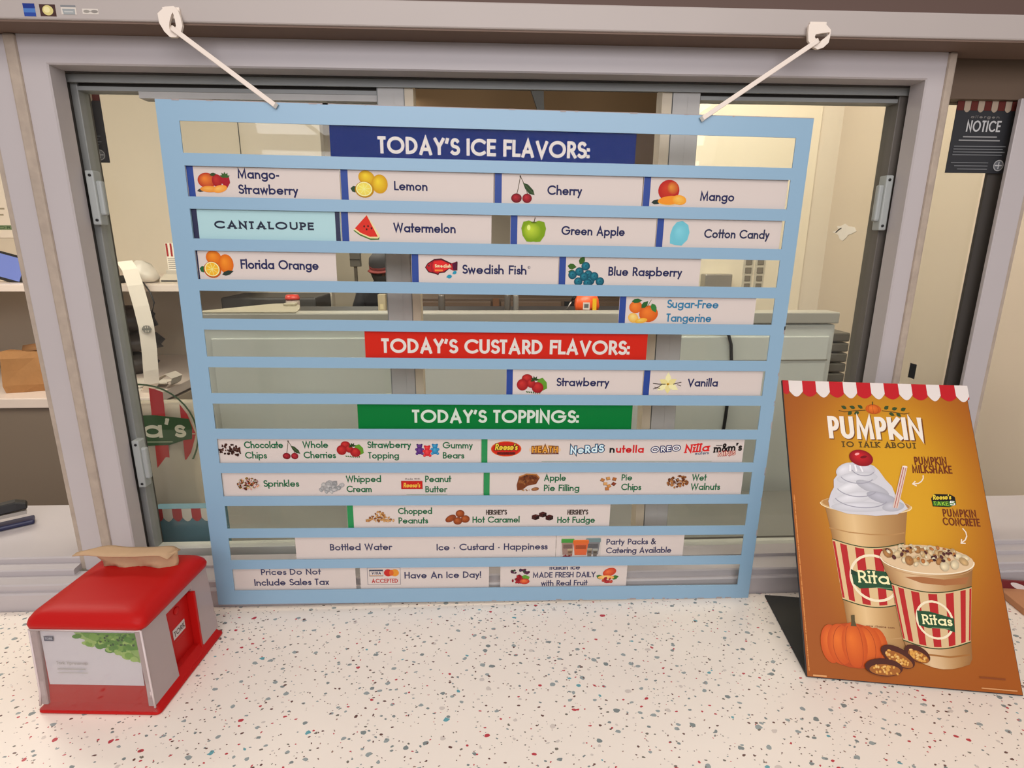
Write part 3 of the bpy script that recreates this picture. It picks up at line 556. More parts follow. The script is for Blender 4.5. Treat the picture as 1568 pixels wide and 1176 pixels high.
def p_peanut(a, x, y, w, h): bits(a, x, y, w, h, 60, [(190, 124, 60), (214, 154, 90), (150, 88, 40), (226, 176, 116)], 1.5, 2.6, 31, 'e', True)
def cube(a, x, y, s, k):
    d = tuple(int(v*.6) for v in k); hl = tuple(min(255, int(v*1.3)) for v in k)
    a.poly([(x-s, y+s*.3), (x, y), (x, y-s), (x-s, y-s*.7)], k); a.poly([(x, y), (x+s, y+s*.35), (x+s, y-s*.65), (x, y-s)], d); a.poly([(x-s, y+s*.3), (x, y), (x+s, y+s*.35), (x, y+s*.7)], hl)
def p_caramel(a, x, y, w, h):
    a.ball(x-w*.28, y-h*.02, w*.25, h*.2, (116, 50, 20), (170, 84, 40), 32)
    for dx, dy in ((.12, .28), (.34, -.06), (.02, -.18)): a.ball(x+w*dx, y+h*dy, w*.19, h*.24, (116, 50, 20), (180, 92, 44), 10)
def p_fudge(a, x, y, w, h):
    for dx, dy in ((.02, .18), (-.3, -.02), (.32, -.06)): cube(a, x+w*dx, y+h*dy, w*.17, (58, 20, 18))
def tub(a, x, y, w, h, lid, body):
    a.poly([(x-w*.5, y+h*.3), (x+w*.5, y+h*.3), (x+w*.40, y-h*.5), (x-w*.40, y-h*.5)], body); a.rect(x-w*.54, y+h*.26, x+w*.54, y+h*.48, lid); a.rect(x-w*.50, y+h*.48, x+w*.5, y+h*.52, tuple(min(255, v+25) for v in lid)); a.rect(x-w*.36, y-h*.1, x+w*.36, y+h*.16, tuple(int(v*.75) for v in body))
def p_tubs(a, x, y, w, h):
    a.rect(x-w*.49, y-h*.49, x+w*.5, y+h*.49, (196, 186, 180)); tub(a, x-w*.32, y+h*.04, w*.3, h*.8, (70, 140, 60), (150, 120, 110)); tub(a, x+w*.30, y+h*.06, w*.34, h*.82, (110, 130, 132), (120, 118, 120)); tub(a, x+w*.0, y, w*.36, h*.76, (206, 100, 44), (206, 96, 56))
    tub(a, x-w*.26, y-h*.24, w*.12, h*.34, (170, 150, 120), (140, 110, 90)); tub(a, x+w*.22, y-h*.24, w*.12, h*.4, (150, 140, 120), (120, 104, 90)); tub(a, x+w*.36, y-h*.26, w*.11, h*.36, (150, 150, 140), (110, 100, 92)); bits(a, x-w*.3, y-h*.42, w*.36, h*.14, 10, [(176, 50, 50), (150, 40, 46)], 1.4, 2.4, 41)
def p_fruitL(a, x, y, w, h):
    a.leaf(x+w*.05, y-h*.2, w*.45, h*.5, 20, (96, 150, 50)); bits(a, x, y+h*.3, w*.95, h*.36, 16, [(70, 50, 76), (60, 84, 60), (90, 40, 70)], 2, 3.4, 51); bits(a, x-w*.12, y-h*.14, w*.66, h*.66, 16, [(180, 34, 44), (150, 24, 40)], 2.8, 4.4, 52); a.ball(x+w*.22, y-h*.3, w*.24, h*.18, (180, 40, 40), (226, 120, 60))
def p_fruitR(a, x, y, w, h):
    a.ball(x+w*.1, y+h*.22, w*.32, h*.26, (186, 50, 36), (226, 110, 60), 20); a.leaf(x-w*.5, y, w*.4, h*.3, -25, (60, 110, 50)); a.leaf(x+w*.2, y-h*.2, w*.36, h*.3, 20, (60, 110, 50)); a.ball(x-w*.05, y-h*.12, w*.38, h*.13, (230, 160, 80), (246, 200, 130)); bits(a, x+w*.02, y-h*.32, w*.6, h*.32, 11, [(186, 40, 50), (214, 80, 60)], 2.6, 3.8, 61)

PIC = {'mangostraw': (p_mangostraw, -378.5, 651.2, 45.1, 27.6), 'lemon': (p_lemon, -170.3, 654.5, 49.8, 34.6), 'cherry': (cher, 41.8, 652.9, 33.7, 36.8), 'mango': (p_mango, 248.5, 652.4, 50.5, 34.7), 'water': (p_water, -174.9, 596.6, 41.6, 35.9),
 'gapple': (p_apple, 57.9, 597.0, 35.3, 36.5), 'cotton': (p_cotton, 267.8, 596.6, 28.5, 35.0), 'orange': (p_orange, -386.5, 542.0, 50.3, 37.0), 'fish': (p_fish, -72.7, 544.5, 46.5, 23.7), 'rasp': (p_rasp, 135.6, 537.5, 54.5, 32.4), 'tang': (p_tang, 224.1, 483.8, 47.1, 34.6),
 'straw': (p_straw, 61.8, 371.1, 45.8, 30.5), 'van': (p_van, 269.2, 371.8, 44.8, 27.8), 'chips': (p_chips, -397.6, 265.4, 38.9, 25.3), 'cherries': (cher, -304.6, 263.3, 27.5, 30.7), 'straw2': (p_straw, -215.4, 264.1, 40.7, 26.6), 'bears': (p_bears, -98.1, 260.3, 35.3, 24.7),
 'sprinkles': (p_sprinkles, -373.1, 208.1, 37.7, 22.0), 'whip': (p_whip, -249.7, 201.4, 40.3, 24.0), 'pie': (p_pie, 58.7, 206.7, 38.5, 30.4), 'piechips': (p_piechips, 187.0, 205.7, 33.8, 25.9), 'walnut': (p_walnut, 299.2, 209.4, 39.5, 23.7), 'peanut': (p_peanut, -175.2, 149.6, 47.4, 20.5),
 'caramel': (p_caramel, -52.5, 144.2, 37.7, 27.6), 'fudge': (p_fudge, 83.9, 146.7, 36.1, 22.0), 'tubs': (p_tubs, 149.0, 90.3, 67.3, 36.0), 'fruitL': (p_fruitL, 50.3, 34.3, 34.9, 29.0), 'fruitR': (p_fruitR, 195.9, 36.2, 36.5, 29.0)}
PNAME = {'cherry': 'cherry_picture', 'cherries': 'cherry_picture'}

def settle(u, v):          # keeps print level with its straight row (mm)
    T_ = ((0, 8.5), (20, 8.0), (60, 5.5), (90, 4.4), (140, 4.6), (260, 3.0), (370, .9), (480, -.7), (540, -1.2), (650, -2.0), (760, -2.6))
    for (v0, d0), (v1, d1) in zip(T_, T_[1:]):
        if v <= v1: break
    return (d0+(d1-d0)*(v-v0)/(v1-v0))*(1-(u/425)**2)+(578-v)*.0030
def strip(row, x0, x1, label, texts=(), pics=(), card=CARD, bars=(), extra=None, group='printed strips in the menu board'):
    uc = (x0+x1)/2; vb = (VT[row]-OH/2)*1000-25.5
    e = empty('menu_strip', BM @ Vector((uc/1000, .0036, vb/1000)), BR)
    tag(e, label, 'menu strip', group)
    hw = (x1-x0)/2000
    part('card', card, e, (-hw, 0, 0), (hw, .0006, .051))
    for bx0, bx1, bm_ in bars: part('colour_bar', bm_, e, (bx0/1000-uc/1000, -.00005, 0), (bx1/1000-uc/1000, 0, .051))
    off = (-uc/1000, -.0001, -vb/1000)
    for k in pics:
        fn, *q = PIC[k]; a = Art(.000012); fn(a, *q); a.build('picture', e, None, (off[0], off[1], off[2]+settle(q[0], q[1])/1000))
    if texts:
        for s, a0, a1, y, cap, col, *o in texts: Art().text(s, a0, a1, y+settle((a0+a1)/2, y), cap, col, **(o[0] if o else {})).build('lettering', e, None, off)
    if extra: extra(e, (off[0], off[1], off[2]+settle(uc, vb+25)/1000))
    return e
W8 = (214, 206, 200); HK = dict(w=.195, gap=.05); NM = dict(w=.175, gap=.045)
strip(0, -219.4, 196.0, "blue header strip reading TODAY'S ICE FLAVORS across the top row", [("TODAY'S ICE FLAVORS:", -156.2, 132.3, 695.2, 21.8, W8, HK)], card=HB)
strip(5, -185.6, 233.1, "red header strip reading TODAY'S CUSTARD FLAVORS", [("TODAY'S CUSTARD FLAVORS:", -161.8, 207.1, 417.2, 21.6, W8, HK)], card=HR)
strip(7, -201.4, 218.2, "green header strip reading TODAY'S TOPPINGS", [("TODAY'S TOPPINGS:", -119.8, 135.2, 307.0, 20.8, (200, 210, 198), HK)], card=HG)
bb = lambda x, w=9.6, m=MBLU: [(x, x+w, m)]
strip(1, -417.1, -209.2, 'white Mango-Strawberry strip with a mango and strawberry picture', [('Mango-', -345.5, -290.7, 657.4, 12.5, TXT, NM), ('Strawberry', -346.1, -266.3, 637.5, 12.4, TXT, NM)], ['mangostraw'], bars=bb(-412, 8.8))
strip(1, -208.0, .8, 'white Lemon strip with a picture of yellow lemons', [('Lemon', -136.0, -90.3, 647.7, 12.2, TXT, NM)], ['lemon'], bars=bb(-207.8))
strip(1, 2.0, 209.6, 'white Cherry strip with two cherries, right of the Lemon strip', [('Cherry', 75.6, 124.1, 646.2, 12.8, TXT, NM)], ['cherry'], bars=bb(2.4))
strip(1, 210.6, 417, 'white Mango strip at the right end of the top flavour row', [('Mango', 292.5, 341.9, 641.7, 12.6, TXT, NM)], ['mango'], bars=bb(211))
strip(2, -418.6, -211.5, 'pale blue CANTALOUPE strip in dark slab lettering', [('CANTALOUPE', -383.1, -249.2, 591.2, 10.4, (40, 44, 62), dict(w=.235, gap=.07, serif=.95))], card=CARDB, bars=[(-412.2, -404.8, MNAV), (-218.5, -212, MNAV)])
strip(2, -210.4, -1.8, 'white Watermelon strip with a red watermelon wedge', [('Watermelon', -138.8, -52.0, 591.4, 12.9, TXT, NM)], ['water'], bars=bb(-210))
strip(2, 24.9, 233.0, 'white Green Apple strip with a green apple', [('Green Apple', 97.4, 188.3, 591.9, 12.5, TXT, NM)], ['gapple'], bars=bb(25.2))
strip(2, 234.0, 416, 'white Cotton Candy strip with a pale blue blob picture', [('Cotton Candy', 303.6, 399.4, 590.6, 12.5, (48, 50, 80), NM)], ['cotton'], bars=bb(234.3))
strip(3, -416.5, -220.5, 'white Florida Orange strip with cut oranges', [('Florida Orange', -352.9, -245.3, 536.7, 13.1, TXT, NM)], ['orange'], bars=[(-412.2, -410.2, MNAV)])
def reg(e, off):
    a = Art(); a.line(arc(52.6, 545.6, 1.7, 1.7, 0, 360, 14), .5, TXT); a.rect(52, 544.6, 52.5, 546.6, TXT); a.build('registered_mark', e, None, off)
strip(3, -114.9, 95.2, 'white Swedish Fish strip with a red candy fish', [('Swedish Fish', -43.0, 49.2, 535.2, 12.9, TXT, NM)], ['fish'], bars=bb(-114.6), extra=reg)
strip(3, 95.9, 302.9, 'white Blue Raspberry strip with a bunch of blue berries', [('Blue Raspberry', 168.0, 276.3, 535.3, 12.8, TXT, NM)], ['rasp'], bars=bb(96.2))
strip(4, 187.1, 392.0, 'white Sugar-Free Tangerine strip with teal lettering', [('Sugar-Free', 258.4, 335.8, 489.1, 12.5, (52, 120, 158), NM), ('Tangerine', 258.7, 327.0, 468.6, 12.4, (52, 120, 158), NM)], ['tang'], bars=bb(187.4))
strip(6, 22.4, 230.7, 'white Strawberry custard strip under the red header', [('Strawberry', 98.6, 179.1, 367.3, 13.0, TXT, NM)], ['straw'], bars=bb(22.7))
strip(6, 231.7, 416.8, 'white Vanilla custard strip with a pale vanilla flower', [('Vanilla', 300.7, 347.9, 368.4, 12.7, TXT, NM)], ['van'], bars=bb(232))
TN = dict(w=.172, gap=.04)
g_ = lambda L_: [(s, a0, a1, y, cp, DG, TN) for s, a0, a1, y, cp in L_]
strip(8, -413, -15.1, 'toppings strip with Chocolate Chips, Whole Cherries, Strawberry Topping and Gummy Bears', g_([('Chocolate', -374.3, -316.2, 266.6, 11.1), ('Chips', -374.3, -342.4, 249.9, 10.9), ('Whole', -287.0, -248.5, 266.3, 10.9), ('Cherries', -286.5, -238.4, 249.2, 11.0), ('Strawberry', -189.3, -122.8, 265.4, 11.0), ('Topping', -188.9, -141.6, 247.9, 10.9), ('Gummy', -74.3, -28.0, 264.5, 10.7), ('Bears', -74.2, -41.7, 247.5, 10.8)]), ['chips', 'cherries', 'straw2', 'bears'])
def brands(e, off):
    a = Art(.000012)
    a.ell(24, 264.3, 23.8, 12.6, (206, 84, 30)); a.ell(24, 264.3, 22.2, 11.3, (190, 34, 22)); a.rect(10, 254.6, 38, 259.2, (96, 20, 16)); K = dict(w=.17, gap=.03, slant=.12)
    a.text("Reese's", 6.6, 41, 262.4, 10.4, (60, 20, 14), rw=.34, **K); a.text("Reese's", 6.6, 41, 262.4, 10.4, (238, 196, 64), **K); a.build('picture', e, None, off)
    a = Art(.000012); a.ell(84.6, 262.8, 25, 8.6, (216, 182, 152)); a.rect(63, 255.6, 106.5, 257.0, (92, 52, 60)); K = dict(w=.22, gap=.12, bow=.4)
    a.text('HEATH', 64.4, 104.8, 258, 10.4, (104, 52, 24), rw=.42, **K); a.text('HEATH', 64.4, 104.8, 258, 10.4, (214, 148, 56), rw=.20, **K); a.build('picture', e, None, off)
    a = Art(.000012); K = dict(w=.22, gap=.12, rise=3.4); a.text('NeRdS', 124.8, 176.0, 256.0, 12.2, (22, 26, 66), rw=.44, **K); a.text('NeRdS', 124.8, 176.0, 256.0, 12.2, (150, 200, 226), rw=.25, **K); a.text('NeRdS', 124.8, 176.0, 256.0, 12.2, (222, 230, 234), rw=.13, **K); a.build('picture', e, None, off)
    a = Art(.000012); a.text('n', 186.4, 194.6, 257.8, 12.6, (30, 24, 26), w=.21); a.text('utella', 196.6, 240.9, 257.8, 12.6, (196, 30, 34), w=.2, gap=.07); a.build('picture', e, None, off)
    a = Art(.000012); K = dict(w=.20, gap=.22, rise=3); a.text('OREO', 253.0, 298.6, 258.6, 8.8, (26, 34, 88), rw=.52, **K); a.text('OREO', 253.0, 298.6, 258.6, 8.8, (228, 226, 228), **K); a.build('picture', e, None, off)
    a = Art(.000012); a.text('Nilla', 306.2, 345.0, 257.2, 14.0, (206, 34, 34), w=.2, gap=.06, rise=3.4, slant=.1, serif=.9); a.text('wafers', 323.4, 345.1, 254.0, 5.6, (60, 80, 110), w=.16, rise=1.6); a.build('picture', e, None, off)
    a = Art(.000012); a.text("m&m's", 353.0, 397.6, 258.0, 14.0, (30, 22, 22), w=.19, gap=.05, rise=3.2, serif=.75); a.rect(356, 269.6, 366, 270.8, (30, 22, 22)); K = dict(w=.16, gap=.14, rise=2.2); a.text('MINIS', 361, 388, 252.2, 6.8, (160, 40, 36), rw=.4, **K); a.text('MINIS', 361, 388, 252.2, 6.8, (232, 206, 190), **K); a.build('picture', e, None, off)
    a = Art(); a.rect(80, 243.4, 352, 243.9, (110, 146, 124)); a.build('rule_line', e, None, off)
strip(8, -14.6, 401.2, 'strip of colourful candy and cookie brand logos in the toppings row', bars=bb(-14.4, 9.4, MGRN), extra=brands)
def reese(e, off):
    a = Art(.000012); a.text('Made With', -133.5, -110, 212.6, 2.6, (40, 24, 24), w=.2); a.rect(-139.8, 196.4, -106.4, 210.6, (150, 20, 20)); a.rect(-139.0, 197.2, -107.2, 209.8, (186, 28, 24)); a.text("Reese's", -136.2, -110.6, 199.4, 7.8, (236, 190, 70), w=.15, gap=.05, slant=.1); a.build('picture', e, None, off); a = Art(); a.rect(-132, 186.7, -68, 187.3, (110, 146, 124)); a.build('rule_line', e, None, off)
strip(9, -412.5, -11.5, 'toppings strip with Sprinkles, Whipped Cream and Peanut Butter', g_([('Sprinkles', -351.0, -297.5, 202.3, 11.3), ('Whipped', -224.7, -170.5, 208.4, 11.0), ('Cream', -224.5, -185.7, 191.3, 11.1), ('Peanut', -102.3, -62.0, 207.4, 11.1), ('Butter', -102.3, -68.6, 189.9, 10.8)]), ['sprinkles', 'whip'], extra=reese)
strip(9, -10.8, 405.9, 'toppings strip with Apple Pie Filling, Pie Chips and Wet Walnuts', g_([('Apple', 84.4, 119.5, 209.1, 11.2), ('Pie Filling', 84.9, 141.8, 191.3, 11.3), ('Pie', 208.6, 225.8, 210.3, 10.7), ('Chips', 209.1, 241.0, 193.4, 11.3), ('Wet', 322.7, 346.2, 210.9, 11.3), ('Walnuts', 322.2, 369.9, 194.9, 11.4)]), ['pie', 'piechips', 'walnut'], bars=bb(-10.6, 9.4, MGRN))
HY = dict(w=.19, gap=.06)
strip(10, -225.9, 193.7, 'toppings strip with Chopped Peanuts, Hot Caramel and Hot Fudge', g_([('Chopped', -146.1, -92.3, 152.0, 11.0), ('Peanuts', -145.8, -99.6, 135.4, 10.9), ('Hot Caramel', -28.3, 47.5, 135.6, 11.1), ('Hot Fudge', 108.3, 169.9, 134.7, 11.2)])+[("HERSHEY'S", -6.8, 26.5, 149.8, 8.7, (70, 58, 54), HY), ("HERSHEY'S", 124.3, 157.8, 149.7, 8.8, (70, 58, 54), HY)], ['peanut', 'caramel', 'fudge'], bars=bb(-225.7, 9.4, MGRN))
T2 = (64, 62, 92)
strip(11, -310.2, 107.6, 'long white strip reading Bottled Water and Ice Custard Happiness', [('Bottled Water', -256.3, -158.2, 89.3, 11.7, T2, TN), ('Ice · Custard · Happiness', -86.3, 93.7, 86.6, 11.8, T2, TN)])
strip(11, 108.4, 320.1, 'Party Packs and Catering strip with a photo of ice tubs', [('Party Packs &', 191.0, 272.7, 96.0, 10.8, T2, TN), ('Catering Available', 191.3, 300.5, 80.0, 10.8, T2, TN)], ['tubs'])
strip(12, -417.0, -218.2, 'white strip reading Prices Do Not Include Sales Tax', [('Prices Do Not', -368.6, -274.0, 46.6, 10.9, T2, TN), ('Include Sales Tax', -380.8, -261.8, 26.6, 12.0, T2, TN)])
def visa(e, off):
    a = Art(.000012); x0, x1, y0, y1 = -199.5, -145.6, 23.2, 54.6
    a.rect(x0, y0, x1, y1, (110, 104, 116)); a.rect(x0+.7, y0+.7, x1-.7, y1-.7, WC); a.rect(-196.2, 38.8, -173.6, 51.0, (110, 106, 112)); a.rect(-195.6, 39.4, -174.2, 50.4, WC); a.rect(-195.6, 48.2, -174.2, 50.4, (60, 66, 84)); a.rect(-195.6, 39.4, -174.2, 40.8, (190, 150, 120)); a.text('VISA', -192.6, -177.2, 42.4, 4.6, (50, 54, 84), w=.24, slant=.15)
    a.ell(-165.6, 45, 6.8, 6.6, (190, 44, 40)); a.ell(-154.8, 45, 6.8, 6.6, (214, 140, 50)); a.ell(-160.2, 45, 3.6, 5.6, (206, 96, 44)); a.text('ACCEPTED', -192.8, -150.3, 26.6, 7.6, (180, 52, 48), w=.17, gap=.09); a.build('picture', e, None, off)
strip(12, -210.8, -1.0, 'white Have An Ice Day strip with a cards accepted box', [('Have An Ice Day!', -139.3, -14.1, 33.2, 12.1, T2, TN)], extra=visa)
strip(12, 17.7, 228.9, 'Italian Ice Made Fresh Daily strip with a fruit cluster at each end', [('Italian Ice', 98.8, 149.5, 47.7, 10.4, T2, TN), ('MADE FRESH DAILY', 71.4, 176.1, 32.2, 10.4, T2, TN), ('with Real Fruit', 85.7, 163.0, 16.2, 10.5, T2, TN)], ['fruitL', 'fruitR'], extra=lambda e, off: Art().rect(96, 53.2, 152, 61, WC).build('blank_band', e, None, (off[0], -.0002, off[2])))
# ------------------------------------------------------------------ hooks and straps
def hook(outer, inner, label):
    b = MB().m(STRAP); y0, y1 = .0065, .0105; bm = b.bm; n = len(outer)
    tilt = lambda z: -(.868-z)*.10
    O0, I0, O1, I1 = [[bm.verts.new((p[0], y+tilt(p[1]), p[1])) for p in q] for q, y in ((outer, y0), (inner, y0), (outer, y1), (inner, y1))]
    for i in range(n):
        j = (i+1) % n
        for f in ((O0[i], O0[j], I0[j], I0[i]), (O1[i], I1[i], I1[j], O1[j]), (O0[i], O1[i], O1[j], O0[j]), (I0[i], I0[j], I1[j], I1[i])): bm.faces.new(f)
    b.box((min(p[0] for p in outer)+.004, .0105, .860), (max(p[0] for p in outer)-.004, .0145, .873), .001)
    o = b.build('strap_hook'); tag(o, label, 'hook', 'hooks on the white fascia'); return o
hook([(-.394, .873), (-.405, .872), (-.4145, .864), (-.4135, .853), (-.408, .843), (-.4015, .8365), (-.394, .8365), (-.388, .841), (-.385, .850), (-.3865, .860), (-.389, .868)],
     [(-.3955, .8655), (-.3975, .863), (-.399, .859), (-.4005, .855), (-.4015, .850), (-.4015, .8465), (-.399, .844), (-.395, .8455), (-.393, .850), (-.3935, .856), (-.3945, .861)], 'white plastic hook with a teardrop hole on the fascia at the left')
hook([(.431, .868), (.4305, .858), (.4315, .848), (.437, .841), (.445, .8375), (.453, .840), (.4595, .846), (.461, .853), (.4615, .862), (.455, .868), (.443, .869)],
     [(.441, .856), (.440, .8525), (.4425, .850), (.443, .8455), (.4475, .845), (.450, .849), (.455, .8525), (.4600, .8570), (.4600, .8590), (.452, .858), (.446, .857)], 'white plastic hook with a slanted slot on the fascia at the right')
def strap(pts, wd, label):
    b = MB().m(STRAP).ribbon(pts, wd, .0062, .0022); o = b.build('hanging_strap')
    bm_ = o.modifiers.new('soft', 'BEVEL'); bm_.width = .0008; bm_.segments = 2
    e = MB().m(mat('clear_strap_tip', (168, 166, 160), .3)).ribbon([pts[-2], pts[-1]], wd, .0066, .003).build('tip', o)
    tag(o, label, 'strap', 'straps holding up the menu board'); return o
a0, a1 = Vector((-.3965, .001, .846)), Vector((-.2765, -.0030, .758))
d = (a1-a0).normalized(); pw = Vector((d.z, 0, -d.x))
strap([a0+Vector((-.004, .011, .003)), a0+Vector((-.002, .003, .0015)), a0, a0.lerp(a1, .5), a1, a1+Vector((.003, .0014, -.002))], pw, 'white strap slanting from the left hook down to the menu board top')
a0, a1 = Vector((.4425, .001, .847)), Vector((.2945, -.0030, .7495))
d = (a1-a0).normalized(); pw = Vector((d.z, 0, -d.x))
strap([a0+Vector((.004, .011, .003)), a0+Vector((.002, .003, .0015)), a0, a0.lerp(a1, .5), a1, a1+Vector((-.003, .0014, -.002))], pw, 'white strap slanting from the right hook down to the menu board top')
# payment stickers on the fascia
def sticker(x0, z0, x1, z1, draw, label):
    e = empty('payment_sticker', ((x0+x1)/2, .0139, z0)); tag(e, label, 'sticker', 'payment card stickers on the fascia')
    part('backing', mat('sticker_clear', (196, 188, 178), .4), e, (-(x1-x0)/2, -.0002, 0), ((x1-x0)/2, .0001, z1-z0))
    a = Art(); draw(a, (x1-x0)*1000, (z1-z0)*1000); a.build('print', e, None, (0, -.00025, 0))
sticker(-.583, .860, -.5685, .8745, lambda a, w, h: (a.rect(-w/2, 0, w/2, h, (40, 66, 140)), a.rect(-w/2, h*.3, w/2, h*.62, (70, 110, 170)), a.rect(-w/2, h*.66, w/2, h, (30, 50, 120))), 'blue payment sticker at the left end of the fascia')
sticker(-.563, .8605, -.5435, .8740, lambda a, w, h: (a.rect(-w/2, 0, w/2, h, (64, 42, 40)), a.ell(0, h/2, w*.34, h*.42, (196, 184, 120)), a.ell(-w*.06, h*.55, w*.2, h*.25, (214, 204, 150))), 'dark payment sticker with a pale yellow disc, right of the blue one')
sticker(-.537, .8630, -.5185, .8735, lambda a, w, h: (a.rect(-w/2, h*.78, w/2, h, (120, 122, 124)), a.poly([(-w*.36, 0), (w*.4, 0), (w*.42, h*.6), (-w*.42, h*.6)], (142, 146, 146)), a.line([(-w*.3, h*.3), (w*.3, h*.3)], h*.12, (176, 176, 172))), 'grey payment sticker, third along the fascia')
sticker(-.511, .8640, -.4915, .8700, lambda a, w, h: (a.ell(-w*.24, h*.5, w*.2, h*.3, (140, 134, 126)), a.ell(w*.26, h*.5, w*.22, h*.3, (130, 124, 118)), a.rect(-w*.06, h*.4, w*.08, h*.6, (160, 154, 146))), 'faint grey payment sticker, rightmost of the four')

# ------------------------------------------------------------------ napkin dispenser
dp = empty('napkin_dispenser', (-.4927, -.1262, 0), (0, 0, R(-3.6)))
tag(dp, 'red and clear plastic napkin dispenser with a green tree card on its front', 'napkin dispenser')
def rr(hx, hy, z, r, n=5, cy=0.0):
    P = []
    for sx, sy, a in ((1, 1, 0), (-1, 1, 90), (-1, -1, 180), (1, -1, 270)):
        for k in range(n+1): t = R(a+90*k/n); P.append((sx*(hx-r)+r*math.cos(t), cy+sy*(hy-r)+r*math.sin(t), z))
    return P
MB().m(REDP).loft([rr(.0780, .0780, .0006, .006), rr(.0788, .0788, .002, .006), rr(.0786, .0786, .0045, .006), rr(.076, .076, .0062, .006), rr(.071, .071, .020, .006)]).build('base', dp)
MB().m(REDP).loft([rr(.060, .066, .018, .004), rr(.058, .066, .124, .004)]).build('body', dp)
LD = MB().m(REDP).loft([rr(.0705, .0715, .1215, .007), rr(.0735, .0745, .1225, .009), rr(.0745, .0755, .1275, .010), rr(.0735, .0745, .1325, .012), rr(.070, .071, .1375, .014), rr(.064, .065, .1410, .016), rr(.050, .052, .1432, .016)]).build('lid', dp)
MB().m(BLACKP).box((-.042, .0405, .1425), (.042, .047, .1436), .0004).build('slot', LD)
FRO = mat('frosted_clear_plastic', (158, 142, 140), .22, noise=.05, nscale=20)
for sx in (1, -1):
    for (ya, yb) in ((-.0765, -.024), (.034, .0765)):
        w = MB().m(FRO).loft([[(sx*.0735, ya-.000, .012), (sx*.0735, yb, .012), (sx*.0640, yb, .012), (sx*.0640, ya, .012)], [(sx*.0715, ya*.985, .040), (sx*.0715, yb*.985+(.0005 if yb < 0 else 0), .040), (sx*.0640, yb*.985, .040), (sx*.0640, ya*.985, .040)], [(sx*.0690, ya*.95, .1213), (sx*.0690, yb*.95+(.0 if yb > 0 else -.002), .1213), (sx*.0600, yb*.95, .1213), (sx*.0600, ya*.95, .1213)]], smooth=False).build('side_cover', dp)
        w.modifiers.new('b', 'BEVEL').width = .0012
        if sx > 0: part('rim', mat('clear_rim', (196, 180, 178), .2), w, (.0700, (ya if ya < 0 else yb)-.0006, .03), (.0712, (ya if ya < 0 else yb)+.0004, .035))
    MB().m(FRO).box((min(sx*.062, sx*.069), -.026, .108), (max(sx*.062, sx*.069), .036, .1213), .001).build('side_cover_bridge', dp)
    pn = MB().m(REDP).prism([(-.024, .004), (.034, .004), (.031, .098), (.024, .1075), (-.016, .1075), (-.024, .100)], 'x', min(sx*.058, sx*.0625), max(sx*.058, sx*.0625))
    pn.box((min(sx*.0625, sx*.0735), .0295, .010), (max(sx*.0625, sx*.0735), .0338, .104), .0006).box((min(sx*.060, sx*.0765), -.026, .002), (max(sx*.060, sx*.0765), .034, .0075), .001)
    pn = pn.build('side_panel', dp)
    if sx > 0:
        MB().m(REDP).lathe([(.0, 0), (.0055, .0), (.0055, .0012), (.004, .002), (0, .002)], n=16).build('button', pn, (.0625, .004, .093), (0, R(90), 0))
        pl = MB().m(mat('silver_logo_plate', (188, 178, 172), .35)).box((.0625, -.010, .056), (.0634, .017, .071), .0006).build('logo_plate', pn)
        a = Art(); a.text('TORK', -8.4, 15.2, 59.6, 8, (96, 84, 82), w=.2, gap=.1, slant=.05); a.rect(-7, 51.6, 14, 52.2, (150, 70, 64)); o = a.build('logo', pn, None, (.06345, 0, 0)); o.rotation_euler = (0, 0, R(90))
MB().m(REDP).loft([[(-.066, -.0735, .012), (.066, -.0735, .012), (.066, -.066, .012), (-.066, -.066, .012)], [(-.064, -.0700, .040), (.064, -.0700, .040), (.064, -.062, .040), (-.064, -.062, .040)], [(-.062, -.0680, .1215), (.062, -.0680, .1215), (.062, -.060, .1215), (-.062, -.060, .1215)]], smooth=False).build('front_panel', dp)
tl = math.atan2(.0035, .09)
card = part('advert_card', mat('advert_card_white', (206, 204, 208), .4), dp, (-.0605, -.0004, 0), (.0605, 0, .076)); card.location = (0, -.0715, .0395); card.rotation_euler = (-tl, 0, 0)
a = Art(.000012); q = random.Random(11)
a.poly([(-18, 75), (-12, 67), (4, 61), (18, 54), (28, 47), (40, 41), (52, 36), (60, 33), (60, 75)], (142, 176, 96)); a.poly([(-10, 75), (-4, 68), (14, 63), (32, 56), (48, 50), (60, 52), (60, 75)], (92, 146, 48))
for i in range(110):
    x = q.uniform(-16, 58); y = q.uniform(34, 74); e_ = 62-(x+16)*.36
    if y < e_: continue
    f_y = (y-e_)/(74-e_+.01); dk_ = q.random()*.6+f_y*.4
    col = (150, 184, 96) if dk_ < .35 else (112, 158, 60) if dk_ < .55 else (76, 132, 40) if dk_ < .85 else (44, 98, 34)
    rx_ = q.uniform(2.5, 6.5); a.ell(min(x, 59-rx_), min(y, 74-rx_*.7), rx_, rx_*q.uniform(.5, .9), col, q.uniform(-30, 30), 9)
for i in range(18): a.ell(q.uniform(14, 56), q.uniform(58, 72), q.uniform(1, 2.2), q.uniform(1, 1.8), (36, 76, 32), 0, 7)
a.rect(-56, 63, -44, 69.5, (70, 76, 96)); a.text('TORK', -54.6, -45.4, 64.8, 3.2, (180, 184, 190), w=.2)
a.text('Tork Xpressnap', -46, -6, 30, 4.6, (168, 166, 162), w=.13, gap=.09); a.rect(-46, 22.5, -10, 24.2, (182, 180, 176)); a.rect(-46, 17.5, -8, 18.6, (186, 186, 178)); a.build('print', card, None, (0, -.0006, 0))
